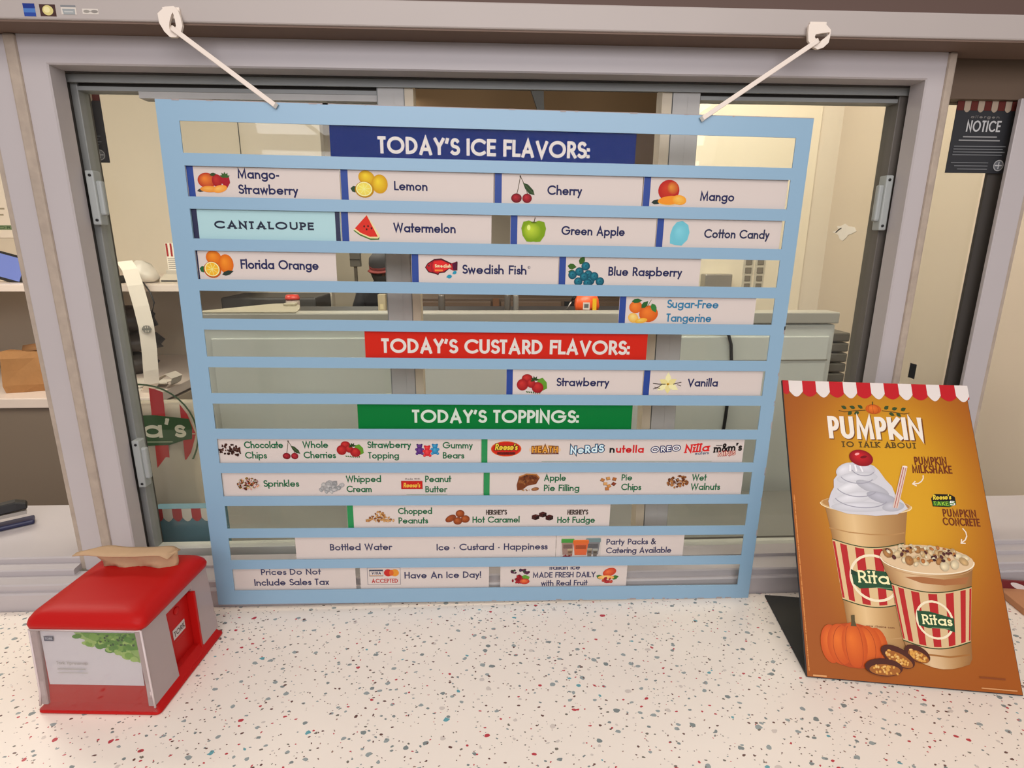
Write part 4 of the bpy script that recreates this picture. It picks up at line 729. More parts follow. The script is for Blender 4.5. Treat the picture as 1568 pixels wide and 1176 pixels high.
fc = MB().m(glass('clear_front_cover', (.93, .92, .92, 1), 1.3, .08)).loft([[(-.0765, -.0790, .0065), (.0765, -.0790, .0065), (.0765, -.0782, .0065), (-.0765, -.0782, .0065)], [(-.0735, -.0775, .0115), (.0735, -.0775, .0115), (.0735, -.0765, .0115), (-.0735, -.0765, .0115)], [(-.0715, -.0755, .030), (.0715, -.0755, .030), (.0715, -.0745, .030), (-.0715, -.0745, .030)], [(-.0690, -.0735, .1212), (.0690, -.0735, .1212), (.0690, -.0725, .1212), (-.0690, -.0725, .1212)]], smooth=False).build('front_cover', dp)
rim = MB().m(mat('clear_rim', (196, 180, 178), .2))
for sx in (1, -1): rim.tube([(sx*.0738, -.0774, .012), (sx*.0718, -.0756, .030), (sx*.0693, -.0733, .1213)], .0013, 6)
rim.tube([(-.069, -.0735, .1210), (.069, -.0735, .1210)], .0012, 6).build('cover_rim', dp)
# napkin pulled through the slot
nk = empty('paper_napkin', (-.4905, -.099, .1405), (0, 0, R(-3)))
tag(nk, 'folded brown paper napkin standing out of the red dispenser top', 'napkin')
b = MB().m(NAPK); q = random.Random(4); rows = []
for (y, z, hw, off) in ((.003, .001, .048, 0), (.005, .008, .050, -.001), (.005, .018, .052, -.003), (.004, .0252, .053, -.003)):
    rows.append([(off+hw*(2*k/12-1), y+.003*math.sin(k*1.1+z*200), z+.0022*math.sin(k*.9)*(z < .012)) for k in range(13)]+[(off+hw+.0035, y+.006, z), (off+hw-.001, y+.012, z)])
b.loft(rows, cap=False, closed=False); o = b.build('standing_fold', nk); s = o.modifiers.new('s', 'SOLIDIFY'); s.thickness = .0008
b = MB().m(NAPK); rows = []
for (y, z, hl, hr_) in ((-.008, .0258, .080, .050), (.000, .0268, .079, .052), (.012, .0270, .060, .053), (.018, .0255, .058, .0535)):
    rows.append([(-hl+(hl+hr_)*k/12, y+.001*math.sin(k*1.3), z+.0012*math.sin(k*.8)-(.004 if k == 12 else 0)) for k in range(13)])
b.loft(rows, cap=False, closed=False); o = b.build('top_fold', nk); s = o.modifiers.new('s', 'SOLIDIFY'); s.thickness = .0012
# ------------------------------------------------------------------ poster easel
es = empty('poster_easel', (.57396, -.20424, 0), (0, 0, R(-9.44)))
tag(es, 'slanted easel with an orange pumpkin milkshake poster, right of the menu board', 'poster stand')
TL = R(-32)
part('base_plate', BLACKP, es, (-.137, .002, .0002), (.137, .187, .0035), .0008)
bkb = MB().m(BLACKP).box((-.1372, .0012, 0), (.1372, .0050, .4345), .0006).build('back_board', es, (0, 0, .002), (TL, 0, 0))
MB().m(BLACKP).loft([[(-.07, .178, .0036), (.07, .178, .0036), (.07, .182, .0036), (-.07, .182, .0036)], [(-.07, .166, .235), (.07, .166, .235), (.07, .170, .240), (-.07, .170, .240)]], smooth=False).build('prop', es)
sh_bm = bmesh.new(); NX, NZ = 14, 22; me = bpy.data.meshes.new('poster_sheet'); V = []; F = []; K = []
for j in range(NZ+1):
    for i in range(NX+1):
        x = -136.2+272.4*i/NX; z = .6+433.2*j/NZ; V.append((x/1000, 0, z/1000))
        d = math.hypot((x-14)/158, (z-262)/250); t = min(max((d-.18)/.95, 0), 1); t = t*t*(3-2*t)
        A_, B_ = (200, 148, 30), (148, 78, 22); K.append(c(*[A_[n]+(B_[n]-A_[n])*t for n in range(3)]))
for j in range(NZ):
    for i in range(NX): k = j*(NX+1)+i; F.append((k, k+1, k+NX+2, k+NX+1))
me.from_pydata(V, [], F); at = me.color_attributes.new('Col', 'FLOAT_COLOR', 'POINT')
for i, k in enumerate(K): at.data[i].color = k
me.materials.append(INKP); ps = bpy.data.objects.new('poster_sheet', me); C.objects.link(ps); ps.parent = es; ps.location = (0, 0, .002); ps.rotation_euler = (TL, 0, 0)
ps.location += Vector((0, .0010, 0))
LIFT = {'whipped_cream_picture': .0007, 'straw_picture': .0011, 'concrete_cup_picture': .0013, 'nut_topping_picture': .0019, 'pumpkin_picture': .0009, 'candy_bar_picture': .0025}
def pic(nm, a): return a.build(nm, ps, INKP, (0, -.0002-LIFT.get(nm, 0), 0))
A_ = lambda: Art(.000010)
RED = (178, 26, 34); TAB = (214, 204, 198)
a = A_()
xs = [-145.5]+[v for k in range(7) for v in (-127+41.3*k, -106.3+41.0*k)]+[136.2]
xs[0] = -136.2
for k in range(0, 16, 2):
    x0, x1 = xs[k], xs[k+1]; a.poly([(x0, 433.6), (x0, 413)]+[(x0+(x1-x0)*i/8, 413-(6 if 0 < k < 14 else 3)*math.sin(math.pi*i/8)) for i in range(9)]+[(x1, 433.6)], RED)
for k in range(1, 15, 2):
    x0, x1 = xs[k], xs[k+1]; a.poly([(x0, 433.6), (x0, 416)]+[(x0+(x1-x0)*i/10, 416-9.5*math.sin(math.pi*i/10)) for i in range(11)]+[(x1, 433.6)], TAB)
pic('awning_band', a)
a = A_()
for sx in (-1, 1):
    a.line([(sx*12-3, 388), (sx*28-3, 386.5), (sx*44-3, 384), (sx*52-3, 386)], 1.3, (96, 66, 24))
    for k, (dx, dy, rt) in enumerate(((16, 5, 40), (22, -4, -30), (27, 5, 20), (33, -3, -50), (40, 3, 30))): a.leaf(-3+sx*dx, 387.5+dy*.6, 9, 6, rt if sx > 0 else 180-rt, (52, 70, 34))
a.ball(-3.4, 390, 11.5, 8, (180, 76, 18), (216, 112, 36))
for dx in (-6, 0, 6): a.line(arc(-3.4+dx*.2, 390, abs(dx)+.5, 7.5, 90 if dx <= 0 else -90, 270 if dx <= 0 else 90, 8), .5, (140, 60, 16))
a.line([(-3.6, 397), (-3, 402.5)], 1.8, (84, 70, 30)); pic('pumpkin_vine_ornament', a)
a = A_(); a.text('PUMPKIN', -72.6, 66.4, 338.6, 36, (110, 62, 20), w=.18, gap=.13, rise=2.6); a.text('PUMPKIN', -73.6, 64.4, 340.2, 36, (224, 214, 200), w=.18, gap=.13, rise=2.8)
pic('title_lettering', a)
a = A_(); a.text('TO TALK ABOUT', -56.4, 51.2, 327.3, 9.2, (84, 62, 22), w=.2, gap=.12, serif=1.1, rise=2.4)
pic('tagline_lettering', a)
BRN = (104, 46, 18); a = A_()
a.text('PUMPKIN', 45.3, 91.0, 304.4, 12.6, BRN, w=.17, gap=.14, rise=1.6); a.text('MILKSHAKE', 40.3, 96.3, 291.9, 12.4, BRN, w=.17, gap=.14, rise=1.6)
pic('caption_lettering', a)
a = A_(); a.text('PUMPKIN', 73.6, 119.0, 229.4, 11.4, BRN, w=.17, gap=.14, rise=.9); a.text('CONCRETE', 71.7, 121.9, 217.0, 11.4, BRN, w=.17, gap=.14, rise=.9)
pic('caption_lettering', a); a = A_()
WA = (224, 210, 190)
def arrow(pts, hd):
    a.line(pts, 1.5, WA); e = pts[-1]
    for s in (1, -1): a.line([e, (e[0]+hd[0]*4.2-s*hd[1]*3.2, e[1]+hd[1]*4.2+s*hd[0]*3.2)], 1.5, WA, True)
arrow([(54.8, 289.4), (54.2, 284.6), (51.2, 280.0), (46.4, 276.6), (38.2, 275.4)], (.98, .15)); arrow([(97.2, 214.2), (100.6, 209), (101.0, 203.4), (98.2, 198.0), (91.8, 193.0)], (.78, .62))
pic('arrow_marks', a)
a = A_(); a.poly([(61.5, 243.5), (60.8, 255), (66, 262), (88, 262.5), (94, 259), (94.2, 248), (84, 243.6)], (24, 20, 16)); a.poly([(62.6, 244.6), (86, 244.8), (93.2, 249), (93.2, 252.8), (62.4, 251)], (60, 110, 36)); a.text("Reese's", 63.2, 88, 253.2, 7.4, (216, 190, 60), w=.18, gap=.05, slant=.15, rise=2); a.text('TAKE', 63.6, 83.6, 245.2, 6.0, (30, 26, 18), w=.26, gap=.1, rise=.6); a.text('TAKE', 63.4, 83.4, 245.4, 5.6, (150, 200, 60), w=.16, gap=.13, rise=.6); a.text('5', 85.6, 91.8, 246.6, 6.4, (232, 228, 220), w=.17); pic('candy_logo', a)
# milkshake cup
def wrapband(a, tl, tr, bl, br, sag, n, red, cream, x_stop=None):
    lerp = lambda p, q, t: (p[0]+(q[0]-p[0])*t, p[1]+(q[1]-p[1])*t)
    def at(t, v):
        tt_ = .5-.5*math.cos(math.pi*t); p = lerp(lerp(tl, tr, tt_), lerp(bl, br, tt_), v); return (p[0], p[1]-sag*math.sin(math.pi*tt_))
    T_ = [k/24 for k in range(25)]
    a.poly([at(t, 0) for t in T_]+[at(t, 1) for t in reversed(T_)], cream)
    for k in range(n):
        t0, t1 = (k+.25)/n, (k+.75)/n; sg_ = [t0, (t0+t1)/2, t1]; a.poly([at(t, .03) for t in sg_]+[at(t, .97) for t in reversed(sg_)], red)
    for v in (0, 1): a.line([at(t, v) for t in T_], 1.4, (50, 66, 34))
a = A_()
CUP = [(146, 104, 58), (196, 160, 108), (212, 180, 130), (196, 160, 110), (176, 138, 88), (164, 124, 76), (150, 108, 62)]
a.taper([(-91, 26, 240, 8), (-85, 17, 196, 8), (-79, 8, 110, 8), (-74, 1, 40, 8), (-70, -2, 32, 8)], CUP)
a.line([(-87.5, 204), (-60, 199), (-30, 197.6), (0, 199), (17, 203)], 1.6, (170, 128, 78)); a.line([(-76, 62), (-50, 57), (-20, 57), (3, 61)], 1.2, (178, 140, 92))
wrapband(a, (-85, 188), (14, 188), (-79.2, 105), (7, 107), 9, 6, (170, 34, 34), (206, 176, 128))
a.line(arc(-32.5, 137, 32, 31, 0, 360, 30), 3.4, (226, 212, 180))
a.poly([(-63.5, 147), (-62, 127), (-54, 121), (-30, 124), (-6, 120), (6, 120), (6, 143), (-10, 146), (-40, 148), (-54, 143)], (34, 72, 44)); a.poly([(-63.5, 147), (-57, 144), (-56, 138), (-64, 140)], (24, 54, 34))
a.text("Rita's", -54.5, 1, 129.2, 17, (236, 222, 170), w=.15, gap=.06, serif=.8); a.rect(-32, 123.4, 2, 124.4, (110, 140, 100)); a.text('www ritasice com', -51.2, -14.3, 70.6, 3.0, (110, 60, 30), w=.16)
a.ell(-32.5, 240, 64.5, 12.5, (196, 160, 108)); a.ell(-32.5, 241, 61.5, 10.6, (170, 124, 70)); a.line(arc(-32.5, 240, 64, 12.2, 175, 368, 26), 1.3, (226, 204, 160))
pic('milkshake_picture', a)
a = A_()
P = [(-85, 243), (-84, 233), (-60, 226), (-20, 225), (10, 229), (26, 238), (21, 248), (11, 258), (8, 270), (0, 280), (-8, 294), (-14, 300), (-30, 305), (-50, 303), (-60, 298), (-66, 286), (-74, 276), (-75, 264), (-80, 256)]
a.poly(P, (196, 194, 198))
for (x, y, rx, ry, rt, k) in ((-55, 292, 16, 9, 30, (216, 214, 218)), (-26, 296, 14, 8, -18, (208, 206, 212)), (-40, 280, 30, 9, 8, (212, 211, 215)), (-50, 266, 26, 8, 22, (220, 219, 222)), (-20, 266, 24, 8, -22, (186, 185, 192)), (-48, 250, 32, 8.5, 14, (215, 214, 218)), (-8, 252, 22, 8, -14, (178, 177, 186)), (-40, 237, 42, 7.5, 3, (208, 207, 212)), (6, 240, 16, 7, 12, (188, 187, 194))): a.ball(x, y, rx, ry, tuple(int(v*.88) for v in k), k, rt)
for (x, y, r1, r2_, t0, t1) in ((-42, 268, 30, 16, 200, 330), (-40, 284, 24, 12, 195, 335), (-38, 252, 38, 16, 195, 340), (-30, 296, 17, 12, 200, 330)): a.line(arc(x, y, r1, r2_, t0, t1, 14), 1.4, (150, 148, 158))
for dx in (-10, -3, 4): a.line([(-38+dx, 300), (-36+dx*1.3, 290)], 2.4, (226, 224, 226))
a.ball(-30.8, 311.3, 17.2, 12.8, (126, 10, 22), (196, 30, 36), -8); a.ell(-36, 317, 3.6, 1.8, (230, 150, 150), 20); a.ell(-27, 313, 5, 2.0, (110, 8, 18), 14); pic('whipped_cream_picture', a)
a = A_(); a.poly([(26.6, 301.4), (33.6, 300.2), (12, 237.6), (4.8, 238.6)], (206, 184, 170)); a.line([(28.6, 300.8), (7.2, 238.4)], 1.0, (160, 60, 60)); a.line([(31.8, 300.4), (10.4, 238.2)], .9, (170, 100, 90)); a.ell(30.2, 300.8, 3.5, 1.4, (226, 212, 204), -6); pic('straw_picture', a)
# second cup
a = A_()
CUP2 = [(150, 108, 66), (190, 154, 108), (206, 176, 136), (196, 164, 122), (178, 140, 94), (160, 118, 70), (138, 96, 54)]
a.taper([(-21.5, 102, 165, 8), (-17, 98, 148, 8), (-10, 94, 130, 8), (-5, 82, 58, 8), (-1, 80, 40, 9), (6, 76, 33, 9)], CUP2)
a.poly([(8, 141), (30, 134), (60, 133), (88, 137), (94, 147), (60, 141), (30, 143)], (156, 100, 58)); a.line([(0, 47), (24, 41), (52, 40), (78, 45)], 2.2, (150, 100, 50))
wrapband(a, (-11.2, 131), (95, 134), (-5.2, 57), (81.5, 61.5), 10, 7, (170, 34, 34), (200, 172, 128))
a.line(arc(39.6, 86.5, 23.2, 24, 0, 360, 28), 2.8, (226, 212, 180)); a.poly([(17.5, 97), (18, 78), (30, 75), (50, 76), (63.5, 72), (65, 90), (52, 93), (34, 97)], (34, 72, 44)); a.text("Ritas", 23.5, 60.8, 79.8, 13, (236, 222, 170), w=.16, gap=.06, serif=.8); a.rect(34, 75.6, 58, 76.4, (110, 140, 100))
a.ell(41, 167.5, 63, 19.5, (206, 178, 140), -1); a.line(arc(41, 166.6, 62.5, 19, 180, 362, 26), 1.5, (228, 214, 186)); a.line(arc(41, 163, 61, 19, 190, 350, 24), .9, (180, 140, 96)); pic('concrete_cup_picture', a)
a = A_(); bits(a, 40, 172, 116, 32, 44, [(222, 196, 150), (206, 170, 116), (232, 212, 172), (176, 124, 70)], 4, 7.5, 71); bits(a, 38, 174, 112, 26, 40, [(90, 44, 40), (190, 120, 60), (236, 220, 184), (70, 36, 36), (214, 186, 140)], 1.5, 3.6, 72); pic('nut_topping_picture', a)
# pumpkin and candy pieces
a = A_(); OR, OL = (184, 74, 20), (214, 106, 34)
a.poly([(-113, 46)]+[(-70+44*math.cos(R(t)), 45+29*math.sin(R(t))) for t in range(170, -175, -15)], (170, 66, 18))
for dx, rx in ((-31, 14), (30, 14), (-19, 17), (19, 17), (0, 17)): a.ball(-70+dx, 46-abs(dx)*.03, rx, 29-abs(dx)*.13, OR, OL)
for dx in (-26, -10, 9, 25): a.line(arc(-70+dx*.5, 44, abs(dx)*.55+1, 26, 80 if dx > 0 else 100, -80 if dx > 0 else 260, 12), .8, (160, 62, 18))
a.poly([(-72.5, 70), (-64.5, 70), (-66.2, 77), (-65.6, 85), (-70.4, 84.2), (-70.6, 77)], (84, 72, 42)); pic('pumpkin_picture', a)
a = A_()
for (x, y, w_, h_, rt, sd) in ((10, 39, 17, 12, -22, 81), (-16, 33.5, 23, 14, -24, 82), (-36, 18.5, 25, 13, 2, 83)):
    a.ell(x, y+2, w_*.98, h_*.86, (74, 34, 22), rt); q = random.Random(sd); ca, sa = math.cos(R(rt)), math.sin(R(rt)); a.ell(x+1, y-1.2, w_*.80, h_*.54, (150, 90, 36), rt)
    for i in range(22): u, v = q.uniform(-.7, .7)*w_, q.uniform(-.45, .3)*h_; a.ball(x+u*ca-v*sa, y+u*sa+v*ca, q.uniform(1.4, 2.8), q.uniform(1.2, 2), (196, 140, 60), q.choice([(230, 196, 130), (214, 160, 80)]), q.uniform(0, 90), 8)
pic('candy_bar_picture', a)
a = A_(); a.line([(-133.3, 8), (-133.3, 250)], 1.5, (196, 128, 66)); q = random.Random(8)
for i in range(60): z = 8+242*q.random(); a.rect(-134.2, z, -132.4, z+.8, (166, 92, 34))
a.rect(-129, 1.6, -111, 3.6, (206, 150, 96)); a.rect(86, 4.2, 130, 5.6, (196, 140, 90)); a.rect(86, 16.8, 118, 19, (126, 64, 26)); pic('small_print', a)
# ------------------------------------------------------------------ things behind the window
# cooler cabinet
cc = empty('ice_cooler', (.09, .60, -.95)); tag(cc, 'large grey ice cooler cabinet standing behind the middle of the window', 'cooler cabinet')
part('cabinet', GREYCAB, cc, (-.80, .006, .06), (.826, .055, 1.33), .006)
part('plinth', DARK, cc, (-.78, .01, 0), (.80, .05, .06))
part('top_edge', mat('cream_cooler_top', (158, 155, 145), .4), cc, (-.805, 0, 1.333), (.829, .06, 1.362), .003)
pn = MB().m(mat('grey_cooler_door', (194, 197, 190), .28, noise=.05, nscale=3))
for x0, x1 in ((-.78, -.30), (-.285, .33), (.345, .81)): pn.box((x0, .0, .12), (x1, .006, 1.30), .003)
pn.build('front_panel', cc)
b = MB().m(mat('seam_strip', (120, 116, 104), .5))
for x in (-.293, .337): b.box((x-.004, -.003, .12), (x+.004, .001, 1.30))
b.box((-.78, -.002, 1.235), (.81, .0005, 1.238)).build('seam_strip', cc)
ld = MB().m(mat('cream_cooler_lid', (172, 164, 144), .4)).prism([(-.735, .602), (-.475, .602), (-.49, .68), (-.515, .76), (-.55, .81), (-.60, .80), (-.735, .606)], 'z', .4125, .4155)
ld.box((-.552, .735, .4156), (-.522, .765, .4225), .002)
o = ld.build('cooler_lid'); tag(o, 'cream curved lid lying on the left end of the cooler top', 'lid')
o = MB().m(BLACKP).tube([(.600, .594, .395), (.618, .593, .375), (.634, .593, .33), (.640, .593, .28), (.641, .593, .20), (.638, .593, .12), (.632, .593, .0), (.60, .593, -.12)], .0042).build('drain_hose'); tag(o, 'thin black hose curving down the cooler front near its right end', 'hose')
# prep shelf just inside the window
ps_ = empty('prep_shelf', (-.1, .15, -.0)); tag(ps_, 'low steel prep shelf running just inside the window', 'shelf')
part('shelf_top', mat('dull_steel', (132, 130, 124), .45, .3, noise=.1, nscale=10), ps_, (-.95, 0, -.085), (1.0, .41, -.068), .002)
for x in (-.92, .95): part('leg', STEEL, ps_, (x, .02, -.95), (x+.03, .05, -.085)); part('leg', STEEL, ps_, (x, .35, -.95), (x+.03, .38, -.085))

# paper carrier bag with round logo
bg_ = empty('paper_carrier_bag', (-.735, .36, -.0675)); tag(bg_, 'white paper bag with a green and red round logo, behind the lower left window pane', 'bag')
q = random.Random(9); rings = []
for z, hx, hy in ((0, .115, .045), (.02, .122, .05), (.10, .120, .05), (.16, .118, .047), (.22, .115, .04), (.30, .114, .022), (.322, .113, .016)):
    r0 = []
    for (x, y) in ((1, 1), (.5, 1), (0, 1), (-.5, 1), (-1, 1), (-1, -1), (-.5, -1), (0, -1), (.5, -1), (1, -1)): r0.append((x*hx+q.uniform(-.003, .003), y*hy-.0+q.uniform(-.004, .004)*(z < .17), z+q.uniform(-.002, .002)))
    rings.append(r0)
MB().m(mat('white_kraft_paper', (166, 156, 138), .7, noise=.06, nscale=12, bump=.4)).loft(rings).build('paper_body', bg_)
a = Art(.00004); cx, cy, rr_ = 20, 258, 86
def clipc(x): return math.sqrt(max(0, 82**2-(x-cx)**2))
for k in range(7):
    x0 = -58+k*23.5
    if k % 2 == 0:
        a.poly([(x0, cy+2), (x0+22, cy+2), (x0+22, cy+clipc(x0+22)), (x0+11, cy+clipc(x0+11)), (x0, cy+clipc(x0))], (176, 50, 52)); a.poly([(x0, cy-clipc(x0)*.9), (x0+11, cy-clipc(x0+11)*.9), (x0+22, cy-clipc(x0+22)*.9), (x0+22, cy), (x0, cy)], (170, 56, 52))
a.line(arc(cx, cy, 88, 86, 0, 360, 40), 3, (70, 92, 64)); a.poly([(-72, 280), (-30, 290), (40, 292), (96, 285), (100, 270), (98, 250), (84, 248), (60, 240), (0, 238), (-50, 244), (-76, 250)], (52, 82, 48))
a.text("Rita's", -46, 86, 253, 33, (204, 200, 176), w=.17, gap=.08, serif=.55); a.rect(-40, 244.5, 66, 247, (130, 140, 110)); a.text('SINCE', -6, 40, 146, 10, (120, 110, 96), w=.16, gap=.25)
o = a.build('logo', bg_, None, (-.0, -.0465, -.0)); o.scale = (1, 1, 1); o.rotation_euler = (R(-4.5), 0, 0); o.scale = (1.24, 1, 1.24); o.location = (-.005, -.0625, -.058)
# striped blue carton
bx = empty('carton', (-.59, .20, -.0675)); tag(bx, 'blue carton with a red and white scalloped band, low behind the left pane', 'carton')
part('box', mat('teal_blue_card', (88, 124, 136), .6), bx, (-.055, 0, 0), (.075, .022, .153), .001)
a = Art(); xs_ = [-55+18*k for k in range(8)]
for k in range(7):
    x0 = xs_[k]; a.poly([(x0, 153), (x0, 134)]+[(x0+18*i/8, 134-8*math.sin(math.pi*i/8)) for i in range(9)]+[(x0+18, 153)], (170, 52, 56) if k % 2 == 0 else (206, 198, 184))
a.line(arc(10, 40, 30, 20, 20, 160, 12), 3, (60, 96, 112)); a.text('ices', -10, 34, 30, 18, (60, 96, 112), w=.16, slant=.2); a.build('print', bx, None, (0, -.0012, 0))
# dark stack right of the cooler
ds = empty('cup_lid_stack', (1.0, .74, -.95)); tag(ds, 'dark ribbed stack of trays beside the right end of the cooler', 'tray stack')
b = MB().m(mat('dark_tray', (84, 80, 72), .5))
for k in range(9): b.box((-.055, 0, .95+.07+.03*k), (.05, .12, .95+.07+.03*k+.026), .004)
b.build('trays', ds); part('stand', DARK, ds, (-.05, .01, 0), (.045, .11, 1.02))
# notices hanging behind the panes
def notice(x, y, z, w, h, label):
    e = empty('notice_sheet', (x, y, z)); tag(e, label, 'notice', 'dark notices hung behind the window')
    part('sheet', mat('dark_notice_paper', (32, 33, 37), .5), e, (-w/2, 0, 0), (w/2, .0008, h))
    W, H = w*1000, h*1000; a = Art(.00002)
    for k in range(9):
        x0 = -W/2+W*k/9; col = (88, 38, 32) if k % 2 == 0 else (158, 142, 124)
        if k % 2 == 0: a.rect(x0, H*.87, x0+W/9, H, col)
        else: a.poly([(x0+W*.006, H), (x0+W*.006, H*.88)]+[(x0+W*.006+W*.10*i/8, H*.88-H*.035*math.sin(math.pi*i/8)) for i in range(9)]+[(x0+W*.106, H)], col)
    G_ = (176, 176, 176); a.text('NOTICE', -W*.29, W*.27, H*.58, H*.155, G_, w=.15, gap=.16); a.text('allergen', -W*.25, W*.22, H*.765, H*.04, (120, 116, 112), w=.2)
    q = random.Random(int(W))
    for k, (x0, x1) in enumerate(((-.32, .24), (-.38, .30))): a.rect(W*x0, H*(.50-.05*k), W*x1, H*(.52-.05*k), (130, 130, 130))
    for k in range(4): a.rect(-W*.44, H*(.37-.04*k), W*(.42-.04*(k % 2)), H*(.383-.04*k), (104, 106, 108))
    for k in range(3): a.rect(-W*.44+W*.06*k, H*(.14-.045*k), W*.18, H*(.152-.045*k), (104, 106, 108))
    a.ell(W*.36, H*.11, W*.085, W*.085, (150, 150, 150)); a.ell(W*.36, H*.11, W*.07, W*.07, (90, 92, 96)); a.line([(W*.30, H*.11), (W*.42, H*.11)], W*.015, G_); a.line([(W*.36, H*.06), (W*.36, H*.16)], W*.015, G_); a.build('print', e, None, (0, -.0004, 0))
notice(.7868, .1075, .696, .100, .106, 'black NOTICE sheet with scalloped top hanging behind the right-hand window')
notice(-.834, .45, .741, .122, .134, 'black notice sheet behind the top left of the left pane, half hidden by the frame')
for s in (-.05, .05): MB().m(mat('nylon_line', (150, 140, 126), .5)).tube([(s, .0004, .130), (s, .0004, .859)], .0006, 5).build('hanging_line', bpy.data.objects['notice_sheet.001'])

# ------------------------------------------------------------------ office seen at the left
dk = empty('desk', (-2.1, 1.85, -.95)); tag(dk, 'white topped grey desk with drawers in the office behind the left windows', 'desk')
GD = mat('grey_desk_panel', (132, 118, 100), .5); 
part('desk_top', PLWHITE, dk, (-.70, -.45, .89), (.755, .44, .93), .003)
part('front_panel', mat('grey_brown_panel', (118, 104, 90), .6), dk, (-.69, -.44, 0), (.74, -.42, .89))
part('carcass', GD, dk, (.70, -.42, .0), (.735, .43, .89)); part('side_panel', GD, dk, (-.69, -.42, 0), (-.66, .43, .89))
for k, z in enumerate((.70, .50, .28)):
    d_ = part('drawer', mat('drawer_front', (176, 160, 138), .5), dk, (.736, -.43, z), (.748, .20, z+.175), .002)
    MB().m(STEEL).lathe([(0, 0), (.006, 0), (.006, .012), (.015, .016), (.016, .024), (.010, .030), (0, .031)], n=16).build('knob', d_, (.748, -.19, z+.11), (0, R(90), 0))
uf = empty('wall_shelf', (-2.05, 2.3, .39)); tag(uf, 'long white shelf on the office wall above the desk', 'shelf')
part('board', PLWHITE, uf, (-.75, -.80, 0), (.84, -.002, .028), .002)
for x in (-.5, .3): part('bracket', STEEL, uf, (x, -.70, -.02), (x+.02, -.002, 0))
# tablet, terminal and odds on the shelf
SZ = .4185
tb = empty('tablet', (-1.965, 1.62, SZ), (0, 0, R(-8))); tag(tb, 'black tablet with a blue screen leaning on the office shelf', 'tablet')
t_ = MB().m(BLACKP).box((-.075, -.006, 0), (.06, .006, .115), .003).build('case', tb, (0, 0, .0005), (R(-16), R(14), 0)); MB().m(mat('blue_screen', (96, 112, 176), .3)).box((-.07, -.0068, .012), (.044, -.006, .105)).build('screen', t_)
part('stand', BLACKP, tb, (-.05, .03, 0), (.075, .05, .06), .003)
ct_ = empty('card_terminal', (-1.53, 1.60, SZ)); tag(ct_, 'small black card terminal at the left of the shelf seen through the left pane', 'card terminal')
MB().m(BLACKP).prism([(-.03, 0), (.04, 0), (.02, .03), (-.02, .09), (-.04, .09)], 'y', -.02, .03).build('body', ct_); part('keypad', DARK, ct_, (-.028, -.022, .012), (.012, -.02, .035))
q = random.Random(14); b = MB().m(mat('thin_white_plastic', (196, 188, 176), .35, noise=.08, nscale=30))
rg = []
for k, (s_, z) in enumerate(((.9, 0), (1.05, .02), (.9, .045), (.6, .07), (.25, .085))): rg.append([(-1.43+.062*s_*math.cos(t)*q.uniform(.85, 1.15), 1.62+.05*s_*math.sin(t)*q.uniform(.85, 1.15), SZ+z+q.uniform(0, .006)) for t in [6.283*j/11 for j in range(11)]])
b.loft(rg); o = b.build('crumpled_bag'); tag(o, 'crumpled white plastic bag on the shelf seen through the left pane', 'plastic bag')
fh = empty('leaflet_holder', (-1.30, 1.66, SZ)); tag(fh, 'small sheet with red and white stripes on the shelf near the menu board edge', 'leaflet')
part('sheet', PAPER, fh, (-.042, 0, .05), (.045, .002, .160)); part('foot', mat('clear_foot', (176, 168, 156), .3), fh, (-.045, -.015, 0), (.048, .03, .05), .002)
a = Art(.00004)
for k in range(5): a.rect(-40+17*k, 105, -32+17*k, 158, (150, 44, 44))
for k in range(6): a.rect(-38, 94-8*k, 40, 97-8*k, (140, 134, 126))
a.build('print', fh, None, (0, -.0003, 0))
cl = empty('calculator', (-1.315, 1.60, SZ)); tag(cl, 'flat cream calculator on the shelf in front of the striped leaflet', 'calculator')
MB().m(mat('cream_plastic', (186, 176, 160), .5)).prism([(0, 0), (.05, 0), (.05, .034), (0, .014)], 'x', -.036, .04).build('case', cl); part('display', DARK, cl, (-.03, -.001, .004), (.034, 0, .010))
o = MB().m(DARK).tube([(-1.40, 1.53, SZ+.003), (-1.36, 1.50, SZ+.008), (-1.33, 1.485, SZ-.03), (-1.318, 1.48, SZ-.07), (-1.33, 1.48, SZ-.105), (-1.36, 1.485, SZ-.10), (-1.39, 1.49, SZ-.06), (-1.41, 1.495, SZ+.002)], .003, 6).build('power_cable'); tag(o, 'thin dark cable looping down from the office shelf', 'cable')
# long receipt
rc_ = [(-1.50, 1.56, SZ+.03), (-1.46, 1.53, SZ+.085), (-1.42, 1.50, SZ+.09), (-1.385, 1.47, SZ+.06), (-1.365, 1.455, SZ+.0), (-1.352, 1.45, SZ-.08), (-1.345, 1.45, SZ-.16), (-1.35, 1.455, SZ-.25), (-1.36, 1.46, SZ-.34), (-1.37, 1.47, SZ-.40), (-1.40, 1.49, SZ-.428)]
o = MB().m(PAPER).ribbon(rc_, (1, .25, .12), .055, .001).build('receipt_paper'); tag(o, 'long white receipt strip hanging from the shelf down to the desk', 'receipt')
a = Art(.00003); a.ell(0, 0, 16, 15, (120, 116, 108)); a.ell(0, 0, 13, 12, (196, 188, 174))
for k in (-8, 0, 8): a.rect(k-2.5, -14, k+2.5, 14, (120, 116, 108))
a.rect(-17, -4, 17, 4, (110, 108, 100)); ob = a.build('printed_emblem', o, None, (-1.340, 1.442, SZ-.17)); ob.rotation_euler = (0, 0, R(12))
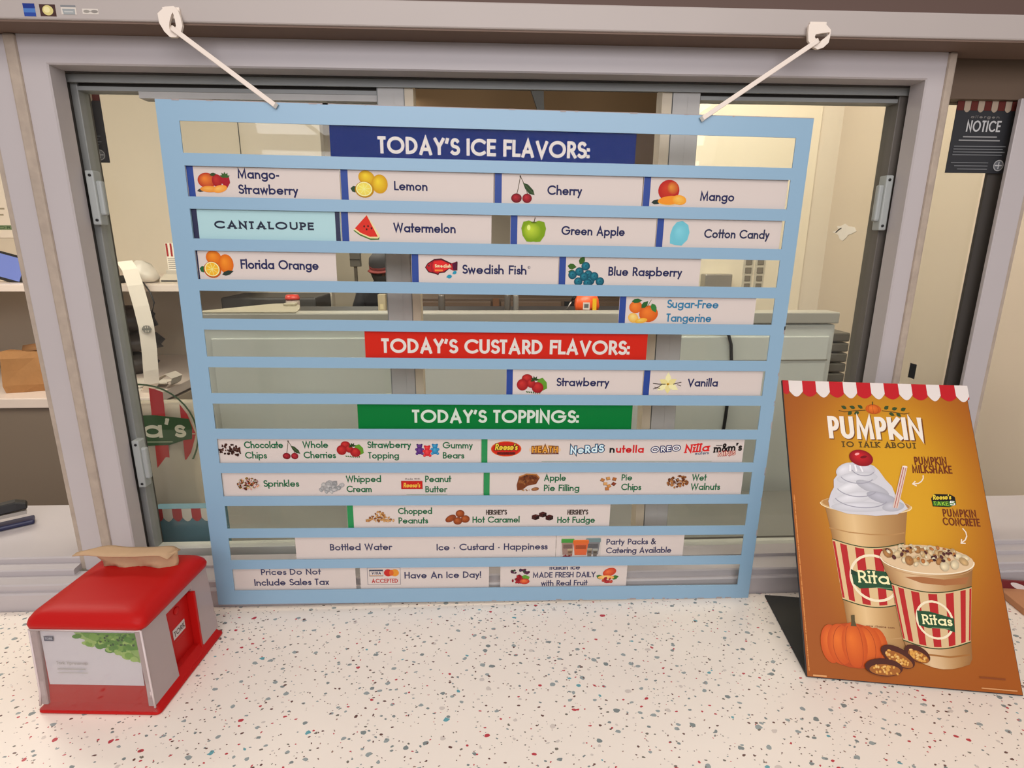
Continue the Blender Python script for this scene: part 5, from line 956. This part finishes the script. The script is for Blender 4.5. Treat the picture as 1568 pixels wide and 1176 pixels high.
o = MB().m(PAPER).ribbon([(-1.50, 1.60, -.0185), (-1.46, 1.58, -.012), (-1.42, 1.56, .0), (-1.37, 1.55, .03), (-1.33, 1.54, .05), (-1.31, 1.55, .03), (-1.325, 1.56, .002), (-1.35, 1.57, -.012)], (.1, 1, 0), .07, .001).build('receipt_paper'); tag(o, 'loose curl of receipt paper lying on the desk edge', 'receipt')
for k, (x, y, rz, w_, lab) in enumerate(((-1.55, 1.52, 18, .20, 'white paper sheet lying on the office desk, lowest of the pile'), (-1.50, 1.66, -12, .19, 'white paper sheet lying across the desk papers'), (-1.47, 1.60, 30, .15, 'small white slip on top of the desk papers'))):
    o = MB().m(PAPER).box((-w_/2, -.05, 0), (w_/2, .05, .0015)).build('paper_sheet'); o.location = (x, y, -.0195+.0022*k); o.rotation_euler = (0, 0, R(rz)); tag(o, lab, 'paper sheet', 'papers on the office desk')
pc = empty('pencil', (-1.50, 1.45, -.0155), (0, 0, R(4))); tag(pc, 'yellow pencil lying near the front edge of the office desk', 'pencil'); MB().m(mat('pencil_wood', (196, 150, 96), .5)).tube([(-.07, 0, 0), (.06, 0, 0)], .0036, 6).build('shaft', pc); MB().m(mat('pencil_tip', (120, 90, 60), .5)).tube([(.06, 0, 0), (.076, 0, 0)], [.0036, .0006], 6).build('tip', pc)
# dark bags under the shelf
def sack(x, y, z, sx, sy, sz, m_, name, label, cat, seed, grp=None):
    q = random.Random(seed); rg = []
    for f, s_ in ((0, .74), (.15, .98), (.45, 1.06), (.75, .96), (.95, .72), (1.0, .5)): rg.append([(x+sx*s_*math.cos(t)*q.uniform(.82, 1.18), y+sy*s_*math.sin(t)*q.uniform(.85, 1.15), z+sz*f*q.uniform(.92, 1.06)+.0) for t in [6.283*j/13 for j in range(13)]])
    rg[0] = [(p[0], p[1], z) for p in rg[0]]
    o = MB().m(m_).loft(rg).build(name); tag(o, label, cat, grp); return o
BLKB = mat('black_bin_bag', (62, 56, 52), .45, noise=.3, nscale=20, bump=.6)
sack(-1.72, 1.86, -.0195, .13, .10, .095, BLKB, 'black_bag', 'lowest of the three stacked dark bags on the office desk', 'bag', 3, 'dark bags on the desk')
sack(-1.67, 1.88, .089, .12, .095, .085, BLKB, 'black_bag', 'middle one of the three stacked dark bags on the office desk', 'bag', 5, 'dark bags on the desk')
sack(-1.70, 1.88, .186, .135, .10, .10, BLKB, 'black_bag', 'topmost of the three stacked dark bags on the office desk', 'bag', 8, 'dark bags on the desk')
# brown lunch bag
lb = empty('paper_lunch_bag', (-1.89, 1.56, -.0195), (0, 0, R(14))); tag(lb, 'folded brown paper bag on the desk at the far left', 'paper bag')
q = random.Random(6); rg = []
for z, hx, hy in ((0, .09, .055), (.03, .094, .058), (.09, .092, .054), (.14, .090, .045), (.165, .086, .030)): rg.append([(sx*hx+q.uniform(-.006, .006), sy*hy+q.uniform(-.005, .005), z+q.uniform(-.004, .004)*(z > 0)) for sx, sy in ((1, 1), (.3, 1), (-.4, 1), (-1, 1), (-1, 0), (-1, -1), (-.4, -1), (.3, -1), (1, -1), (1, 0))])
MB().m(mat('brown_bag_paper', (150, 106, 62), .8, noise=.15, nscale=18, bump=.8)).loft(rg, smooth=False).build('body', lb)
b = MB().m(mat('brown_bag_fold', (120, 82, 46), .8)); b.loft([[(-.02, -.03, .163), (.03, -.035, .170), (.07, -.03, .165)], [(-.03, .01, .185), (.02, .0, .192), (.065, .005, .186)], [(-.01, .03, .166), (.03, .03, .17), (.06, .03, .165)]], cap=False, closed=False); o = b.build('folded_top', lb); o.modifiers.new('s', 'SOLIDIFY').thickness = .002
# wall sheet and office clutter
ws = empty('wall_sheet', (-2.50, 2.297, .60)); tag(ws, 'white sheet with green print pinned to the office wall at the far left', 'wall sheet'); part('paper', PAPER, ws, (-.20, -.001, 0), (.10, 0, .32))
a = Art(.00004); a.rect(-190, 40, 60, 62, (110, 130, 96)); a.text('DOCTOR', -150, 50, 44, 14, (60, 80, 60), w=.2); a.rect(-190, 110, 30, 118, (150, 140, 120)); a.rect(-190, 140, 40, 148, (150, 140, 120)); a.build('print', ws, None, (0, -.0015, 0))
st = empty('stapler', (-.918, .165, .0636), (0, 0, R(36))); tag(st, 'black and dark blue stapler on the white counter at the left', 'stapler')
MB().m(BLACKP).loft([[(-.07, -.012, .027), (-.07, .012, .027), (-.07, .010, .044), (-.07, -.010, .044)], [(.04, -.013, .032), (.04, .013, .032), (.04, .010, .049), (.04, -.010, .049)], [(.056, -.012, .032), (.056, .012, .032), (.056, .009, .043), (.056, -.009, .043)]], smooth=False).build('arm', st).modifiers.new('b', 'BEVEL').width = .002
part('staple_track', STEEL, st, (-.06, -.007, .021), (.053, .007, .028)); part('base', mat('navy_plastic', (34, 36, 66), .4), st, (-.075, -.014, 0), (.062, .014, .009), .003); part('hinge', BLACKP, st, (-.072, -.010, .008), (-.052, .010, .034), .002)

# ------------------------------------------------------------------ right side
def outlet(loc, rz, label, col=(176, 168, 152), s=1.0):
    e = empty('wall_outlet', loc, (0, 0, rz)); tag(e, label, 'outlet', 'power outlets on the beige walls')
    part('plate', mat('outlet_plate_%d' % col[0], col, .4), e, (-.022*s, -.004, -.035*s), (.022*s, 0, .035*s), .002)
    for z in (-.017*s, .017*s): part('socket', mat('outlet_socket', (112, 104, 92), .4), e, (-.013*s, -.0052, z-.012*s), (.013*s, -.004, z+.012*s), .002)
outlet((1.0785, 1.492, .495), 0, 'upper left power outlet on the cream wall, seen between the board rails'); outlet((1.128, 1.492, .495), 0, 'upper right power outlet on the cream wall, seen between the board rails')
outlet((1.0785, 1.492, .43), 0, 'lower left power outlet on the cream wall, just above a board rail', s=.92); outlet((1.128, 1.492, .43), 0, 'lower right power outlet on the cream wall, just above a board rail', s=.92)
outlet((1.40, .921, .18), R(90), 'dark square outlet on the tan wall right of the window post', (118, 106, 90), .75)
db = empty('towel_dispenser', (.945, 1.44, .40)); tag(db, 'small steel box on the cream wall, seen right of the Blue Raspberry strip', 'steel box'); part('box', STEEL, db, (-.062, 0, 0), (.05, .052, .065), .004); part('lip', STEEL, db, (-.064, -.01, -.004), (.056, .01, .008), .002)
q = random.Random(2); b = MB().m(mat('white_wall_filler', (206, 200, 194), .8)); P = [(.062*math.cos(t)*q.uniform(.6, 1.25), .030*math.sin(t)*q.uniform(.6, 1.25)) for t in [6.283*k/16 for k in range(16)]]
b.prism(P, 'x', 0, .0016); o = b.build('filler_patch'); o.location = (1.398, 1.39, .632); tag(o, 'white filler patch smeared on the tan side wall, right of the menu board', 'wall patch')
MB().m(DARK).tube([(-.0008, .05, -.002), (-.0008, .030, .010), (-.0008, .018, .013)], .0024, 6).build('scratch', o)
# slim box on the counter's right edge, behind the easel
rb = empty('cardboard_tray', (.93, -.045, .0), (0, 0, R(-9))); tag(rb, 'low brown cardboard tray on the counter, peeking out right of the poster', 'tray')
part('tray', mat('brown_card', (176, 122, 84), .8), rb, (-.06, -.03, .0004), (.09, .03, .012), .001); part('back_flap', mat('dark_red_print', (104, 28, 34), .5), rb, (-.06, .03, .0004), (.09, .034, .026)); a = Art(); a.ell(-26, 15, 18, 5, (206, 200, 196), -24); a.build('print', rb, None, (0, .0298, 0))

# ------------------------------------------------------------------ back room
hb = MB().m(BLACKP).prism([(-.040, .10), (.034, .10), (.036, .02), (.040, -.01), (.036, -.04), (.036, -.12), (.012, -.12), (.010, -.05), (-.002, .0)], 'y', 0, .03); hb.box((-.05, -.01, .10), (.05, .05, .30))
o = hb.build('ceiling_bracket'); o.location = (.285, 2.5, 1.30); tag(o, 'dark bracket hanging in the middle opening above the board top', 'bracket')
fd = empty('low_cabinet', (-.97, 2.0, -.95)); tag(fd, 'low charcoal cabinet against the beige wall behind the cooler', 'cabinet'); part('body', mat('charcoal_cabinet', (62, 58, 54), .5, noise=.15, nscale=5), fd, (-.33, 0, 0), (.13, .28, 1.27), .01); part('door_edge', ALU, fd, (.0, -.012, .1), (.03, 0, 1.2)); part('door_edge', ALU, fd, (-.32, -.012, .1), (-.30, 0, 1.2))
for x in (.06, -.27): part('handle', STEEL, fd, (x, -.035, .6), (x+.014, -.012, 1.0))
bc = empty('back_cabinet', (.35, 2.7, -.95)); tag(bc, 'dark brown cabinet run in the back room seen over the cooler', 'cabinet'); WOOD = mat('dark_brown_cabinet', (92, 74, 60), .5, noise=.15, nscale=6)
part('carcass', WOOD, bc, (-.90, 0, 0), (1.3, .3, 1.20), .005)
for x0, x1 in ((-.88, -.32), (-.26, .12), (.34, .78), (.80, 1.26)):
    d_ = part('door', mat('brown_cabinet_door', (104, 84, 68), .45, noise=.1, nscale=8), bc, (x0, -.016, .1), (x1, 0, 1.18), .004); part('handle', STEEL, d_, (x1-.05, -.036, .98), (x1-.035, -.016, 1.14), .003)
part('black_panel', BLACKP, bc, (.14, -.012, .1), (.32, 0, 1.18)); part('wood_post', mat('warm_wood_post', (112, 76, 50), .5), bc, (-.31, -.03, .0), (-.27, 0, 1.2))
# small goods along the cooler's back edge
GZ = .4125
def can(x, y, r, h, m_, label, cap_=None, name='canister', cat='canister', z=GZ):
    e = empty(name, (x, y, z)); tag(e, label, cat); MB().m(m_).lathe([(0, 0), (r*.95, 0), (r, .004), (r, h*.9), (r*.9, h), (0, h)], n=20).build('body', e)
    if cap_: MB().m(cap_).lathe([(0, 0), (r*1.05, 0), (r*1.1, .006), (r*.9, .016), (0, .018)], n=20).build('cap', e, (0, 0, h))
SHZ = GZ
can(-.655, 1.12, .022, .050, mat('pale_bottle', (178, 160, 148), .4), 'pale tub with a red cap standing behind the left end of the cooler', mat('red_cap', (196, 60, 48), .3), 'bottle', 'bottle', .3455)
sh2 = empty('back_ledge', (.09, 1.47, -.95)); tag(sh2, 'narrow dark ledge behind the cooler carrying small goods', 'ledge'); part('ledge_top', DARK, sh2, (-.9, -.42, 1.275), (.63, -.10, 1.295)); part('support', DARK, sh2, (-.88, -.12, 0), (.61, -.10, 1.275))
can(-.16, 1.2, .012, .06, mat('dull_can', (96, 90, 84), .4, .4), 'short steel canister, leftmost of those standing over the cooler', None, z=.3455); can(.075, 1.2, .011, .062, mat('dull_can', (96, 90, 84), .4, .4), 'short steel canister left of the black panel over the cooler', None, z=.3455); can(.105, 1.2, .010, .060, mat('grey_can', (110, 106, 100), .4), 'grey canister right beside a steel one over the cooler', None, z=.3455)
ob_ = empty('snack_bag', (.360, 1.2, .3455)); tag(ob_, 'orange and yellow snack bag standing behind the cooler top', 'snack bag')
q = random.Random(3); rg = []
for z, hx, hy in ((0, .036, .018), (.02, .042, .022), (.045, .040, .018), (.058, .034, .008), (.066, .030, .003)): rg.append([(sx*hx+q.uniform(-.003, .003), sy*hy, z+q.uniform(-.003, .003)*(z > .03)) for sx, sy in ((1, 1), (0, 1.1), (-1, 1), (-1, 0), (-1, -1), (0, -1.1), (1, -1), (1, 0))])
MB().m(mat('orange_foil', (214, 86, 36), .35, noise=.12, nscale=40)).loft(rg).build('pouch', ob_); a = Art(.00004); a.rect(-16, 8, 8, 34, (196, 186, 176)); a.rect(-12, 14, 4, 28, (96, 96, 96)); a.rect(18, 4, 32, 48, (214, 170, 40)); a.build('label_print', ob_, None, (0, -.0245, 0))
ss = empty('scissors', (.30, 1.2, .3455)); tag(ss, 'dark handled scissors standing beside the orange snack bag', 'scissors'); MB().m(STEEL).tube([(-.012, 0, .003), (.006, 0, .035)], .0026, 6).build('blades', ss); MB().m(BLACKP).tube([(.006, 0, .035), (.010, 0, .050), (.018, 0, .058), (.022, 0, .050), (.012, 0, .040)], .003, 6).build('handles', ss)
cb = empty('cream_carton', (-.372, 1.2, .3455)); tag(cb, 'cream carton standing behind the cooler next to the worker', 'carton'); part('box', mat('cream_card', (176, 160, 130), .6), cb, (-.013, 0, 0), (.013, .03, .060), .001); part('label_patch', mat('pale_label', (206, 190, 150), .5), cb, (-.006, -.0006, .008), (.006, 0, .026))
wb_ = empty('grey_wall_box', (-.985, 3.55, .405)); 
MB().m(mat('grey_box', (112, 108, 102), .5)).box((-.04, 0, 0), (.035, .06, .105), .004).build('box', wb_); part('box_lid', mat('pale_box_lid', (196, 190, 180), .4), wb_, (-.05, -.005, .125), (.03, .05, .14)); part('divider', DARK, wb_, (-.04, -.002, .05), (.035, 0, .056)); part('post', mat('post_grey', (128, 120, 110), .5), wb_, (-.02, .03, -1.355), (.0, .06, .125))
tag(wb_, 'grey box on a post in the back room, left of the worker', 'box')

# ------------------------------------------------------------------ worker in the back room
pr = empty('person', (-.80, 3.55, -.95), (0, 0, R(14))); tag(pr, 'person in a dark shirt and grey cap with red brim, working in the back room', 'person')
SKIN = mat('skin', (150, 104, 80), .5); SHIRT = mat('dark_shirt', (40, 38, 42), .8); CAP = mat('grey_cap', (78, 75, 77), .8); MASK = mat('grey_mask', (78, 74, 73), .8)
def skin(name, V, E, Rr, mt, parent, sub=2):
    me = bpy.data.meshes.new(name); me.from_pydata(V, E, []); me.materials.append(mt); o = bpy.data.objects.new(name, me); C.objects.link(o); o.parent = parent
    m_ = o.modifiers.new('skin', 'SKIN'); m_.use_smooth_shade = True
    for i, r in enumerate(Rr): me.skin_vertices[0].data[i].radius = (r, r) if not isinstance(r, tuple) else r
    me.skin_vertices[0].data[0].use_root = True; o.modifiers.new('s', 'SUBSURF').levels = sub; o.modifiers['s'].render_levels = sub; return o
# joints: pelvis, waist, chest, neck, shoulders, elbows, wrists, hips, knees, ankles, toes (facing -y, bent a little forward)
V = [(0, 0, .82), (0, -.02, .95), (0, -.06, 1.10), (0, -.10, 1.20), (-.0, -.13, 1.255),
     (-.15, -.08, 1.14), (-.21, -.12, .95), (-.16, -.30, .92), (.15, -.08, 1.14), (.22, -.10, .93), (.10, -.28, .92),
     (-.09, 0, .78), (-.10, -.02, .43), (-.10, .02, .08), (-.10, -.10, .03), (.09, 0, .78), (.10, -.02, .43), (.10, .02, .08), (.10, -.10, .03)]
E = [(0, 1), (1, 2), (2, 3), (3, 4), (2, 5), (5, 6), (6, 7), (2, 8), (8, 9), (9, 10), (0, 11), (11, 12), (12, 13), (13, 14), (0, 15), (15, 16), (16, 17), (17, 18)]
Rr = [(.14, .10), (.13, .09), (.15, .10), (.07, .06), .05, .065, .05, .035, .065, .05, .035, .09, .06, .045, .04, .09, .06, .045, .04]
skin('body', V, E, Rr, SHIRT, pr)
hd = MB().m(SKIN).lathe([(.0, -.11), (.045, -.105), (.062, -.08), (.072, -.04), (.078, .0), (.080, .04), (.070, .085), (.045, .112), (0, .12)], n=20).build('head', pr, (0, -.165, 1.345), (R(16), R(-8), 0))
for s in (-1, 1):
    MB().m(SKIN).lathe([(0, -.02), (.010, -.015), (.012, .01), (.006, .022), (0, .024)], n=8).build('ear', hd, (s*.080, .01, -.005))
    MB().m(mat('eye_dark', (24, 20, 20), .3)).lathe([(0, -.007), (.007, -.004), (.008, 0), (.007, .004), (0, .007)], n=8).build('eye', hd, (s*.03, -.073, .005))
MB().m(SKIN).loft([[(-.006, -.072, .012), (.006, -.072, .012), (.0, -.068, .016)], [(-.012, -.088, -.022), (.012, -.088, -.022), (0, -.070, -.026)]]).build('nose', hd)
MB().m(MASK).lathe([(.030, -.112), (.056, -.10), (.074, -.07), (.083, -.03), (.084, -.012)], n=20).build('face_mask', hd)
MB().m(CAP).lathe([(.084, .022), (.086, .05), (.078, .09), (.05, .118), (0, .128)], n=20).build('cap', hd)
b = MB().m(mat('red_brim', (150, 54, 48), .6)); rows = [[(.085*math.cos(R(t))*s_, -.085*abs(math.sin(R(t)))*s_ - (s_-1)*.09, .022-.02*(s_-1)) for t in range(190, 351, 16)] for s_ in (1.0, 1.12, 1.25)]
b.loft(rows, cap=False, closed=False); o = b.build('cap_brim', hd); o.modifiers.new('s', 'SOLIDIFY').thickness = .006
b = MB().m(mat('red_band', (150, 56, 50), .6)).lathe([(.0862, .018), (.0872, .018), (.0872, .036), (.0862, .036)], n=20).build('cap_band', hd)
def hand(x, y, z, s):
    h = MB().m(SKIN).box((-.038, -.075, -.014), (.038, .01, .014), .010); 
    for k in range(4): X_ = -.028+.019*k; ln = (.055, .068, .066, .050)[k]; h.tube([(X_, -.068, .002), (X_*1.05, -.075-ln*.5, -.004), (X_*1.02, -.07-ln*.95, -.022)], [.0095, .0088, .007], 8)
    h.tube([(s*.034, -.02, 0), (s*.058, -.045, -.006), (s*.056, -.075, -.018)], [.011, .010, .008], 8)
    return h.build('hand', pr, (x, y, z), (0, 0, R(-10*s)))
hand(-.155, -.32, .918, 1); hand(.095, -.30, .918, -1)
for s, A__, B__ in ((-1, V[6], V[7]), (1, V[9], V[10])): MB().m(SKIN).tube([Vector(A__).lerp(Vector(B__), .15), Vector(A__).lerp(Vector(B__), 1.02)], [.056, .040], 10).build('bare_forearm', pr)
wt = empty('work_table', (-.90, 3.06, -.95)); tag(wt, 'narrow grey work table in front of the worker', 'table'); part('table_top', STEEL, wt, (-.30, -.12, .84), (.25, .08, .87), .002)
for x in (-.28, .21):
    for y in (-.11, .05): part('leg', STEEL, wt, (x, y, 0), (x+.02, y+.02, .84))
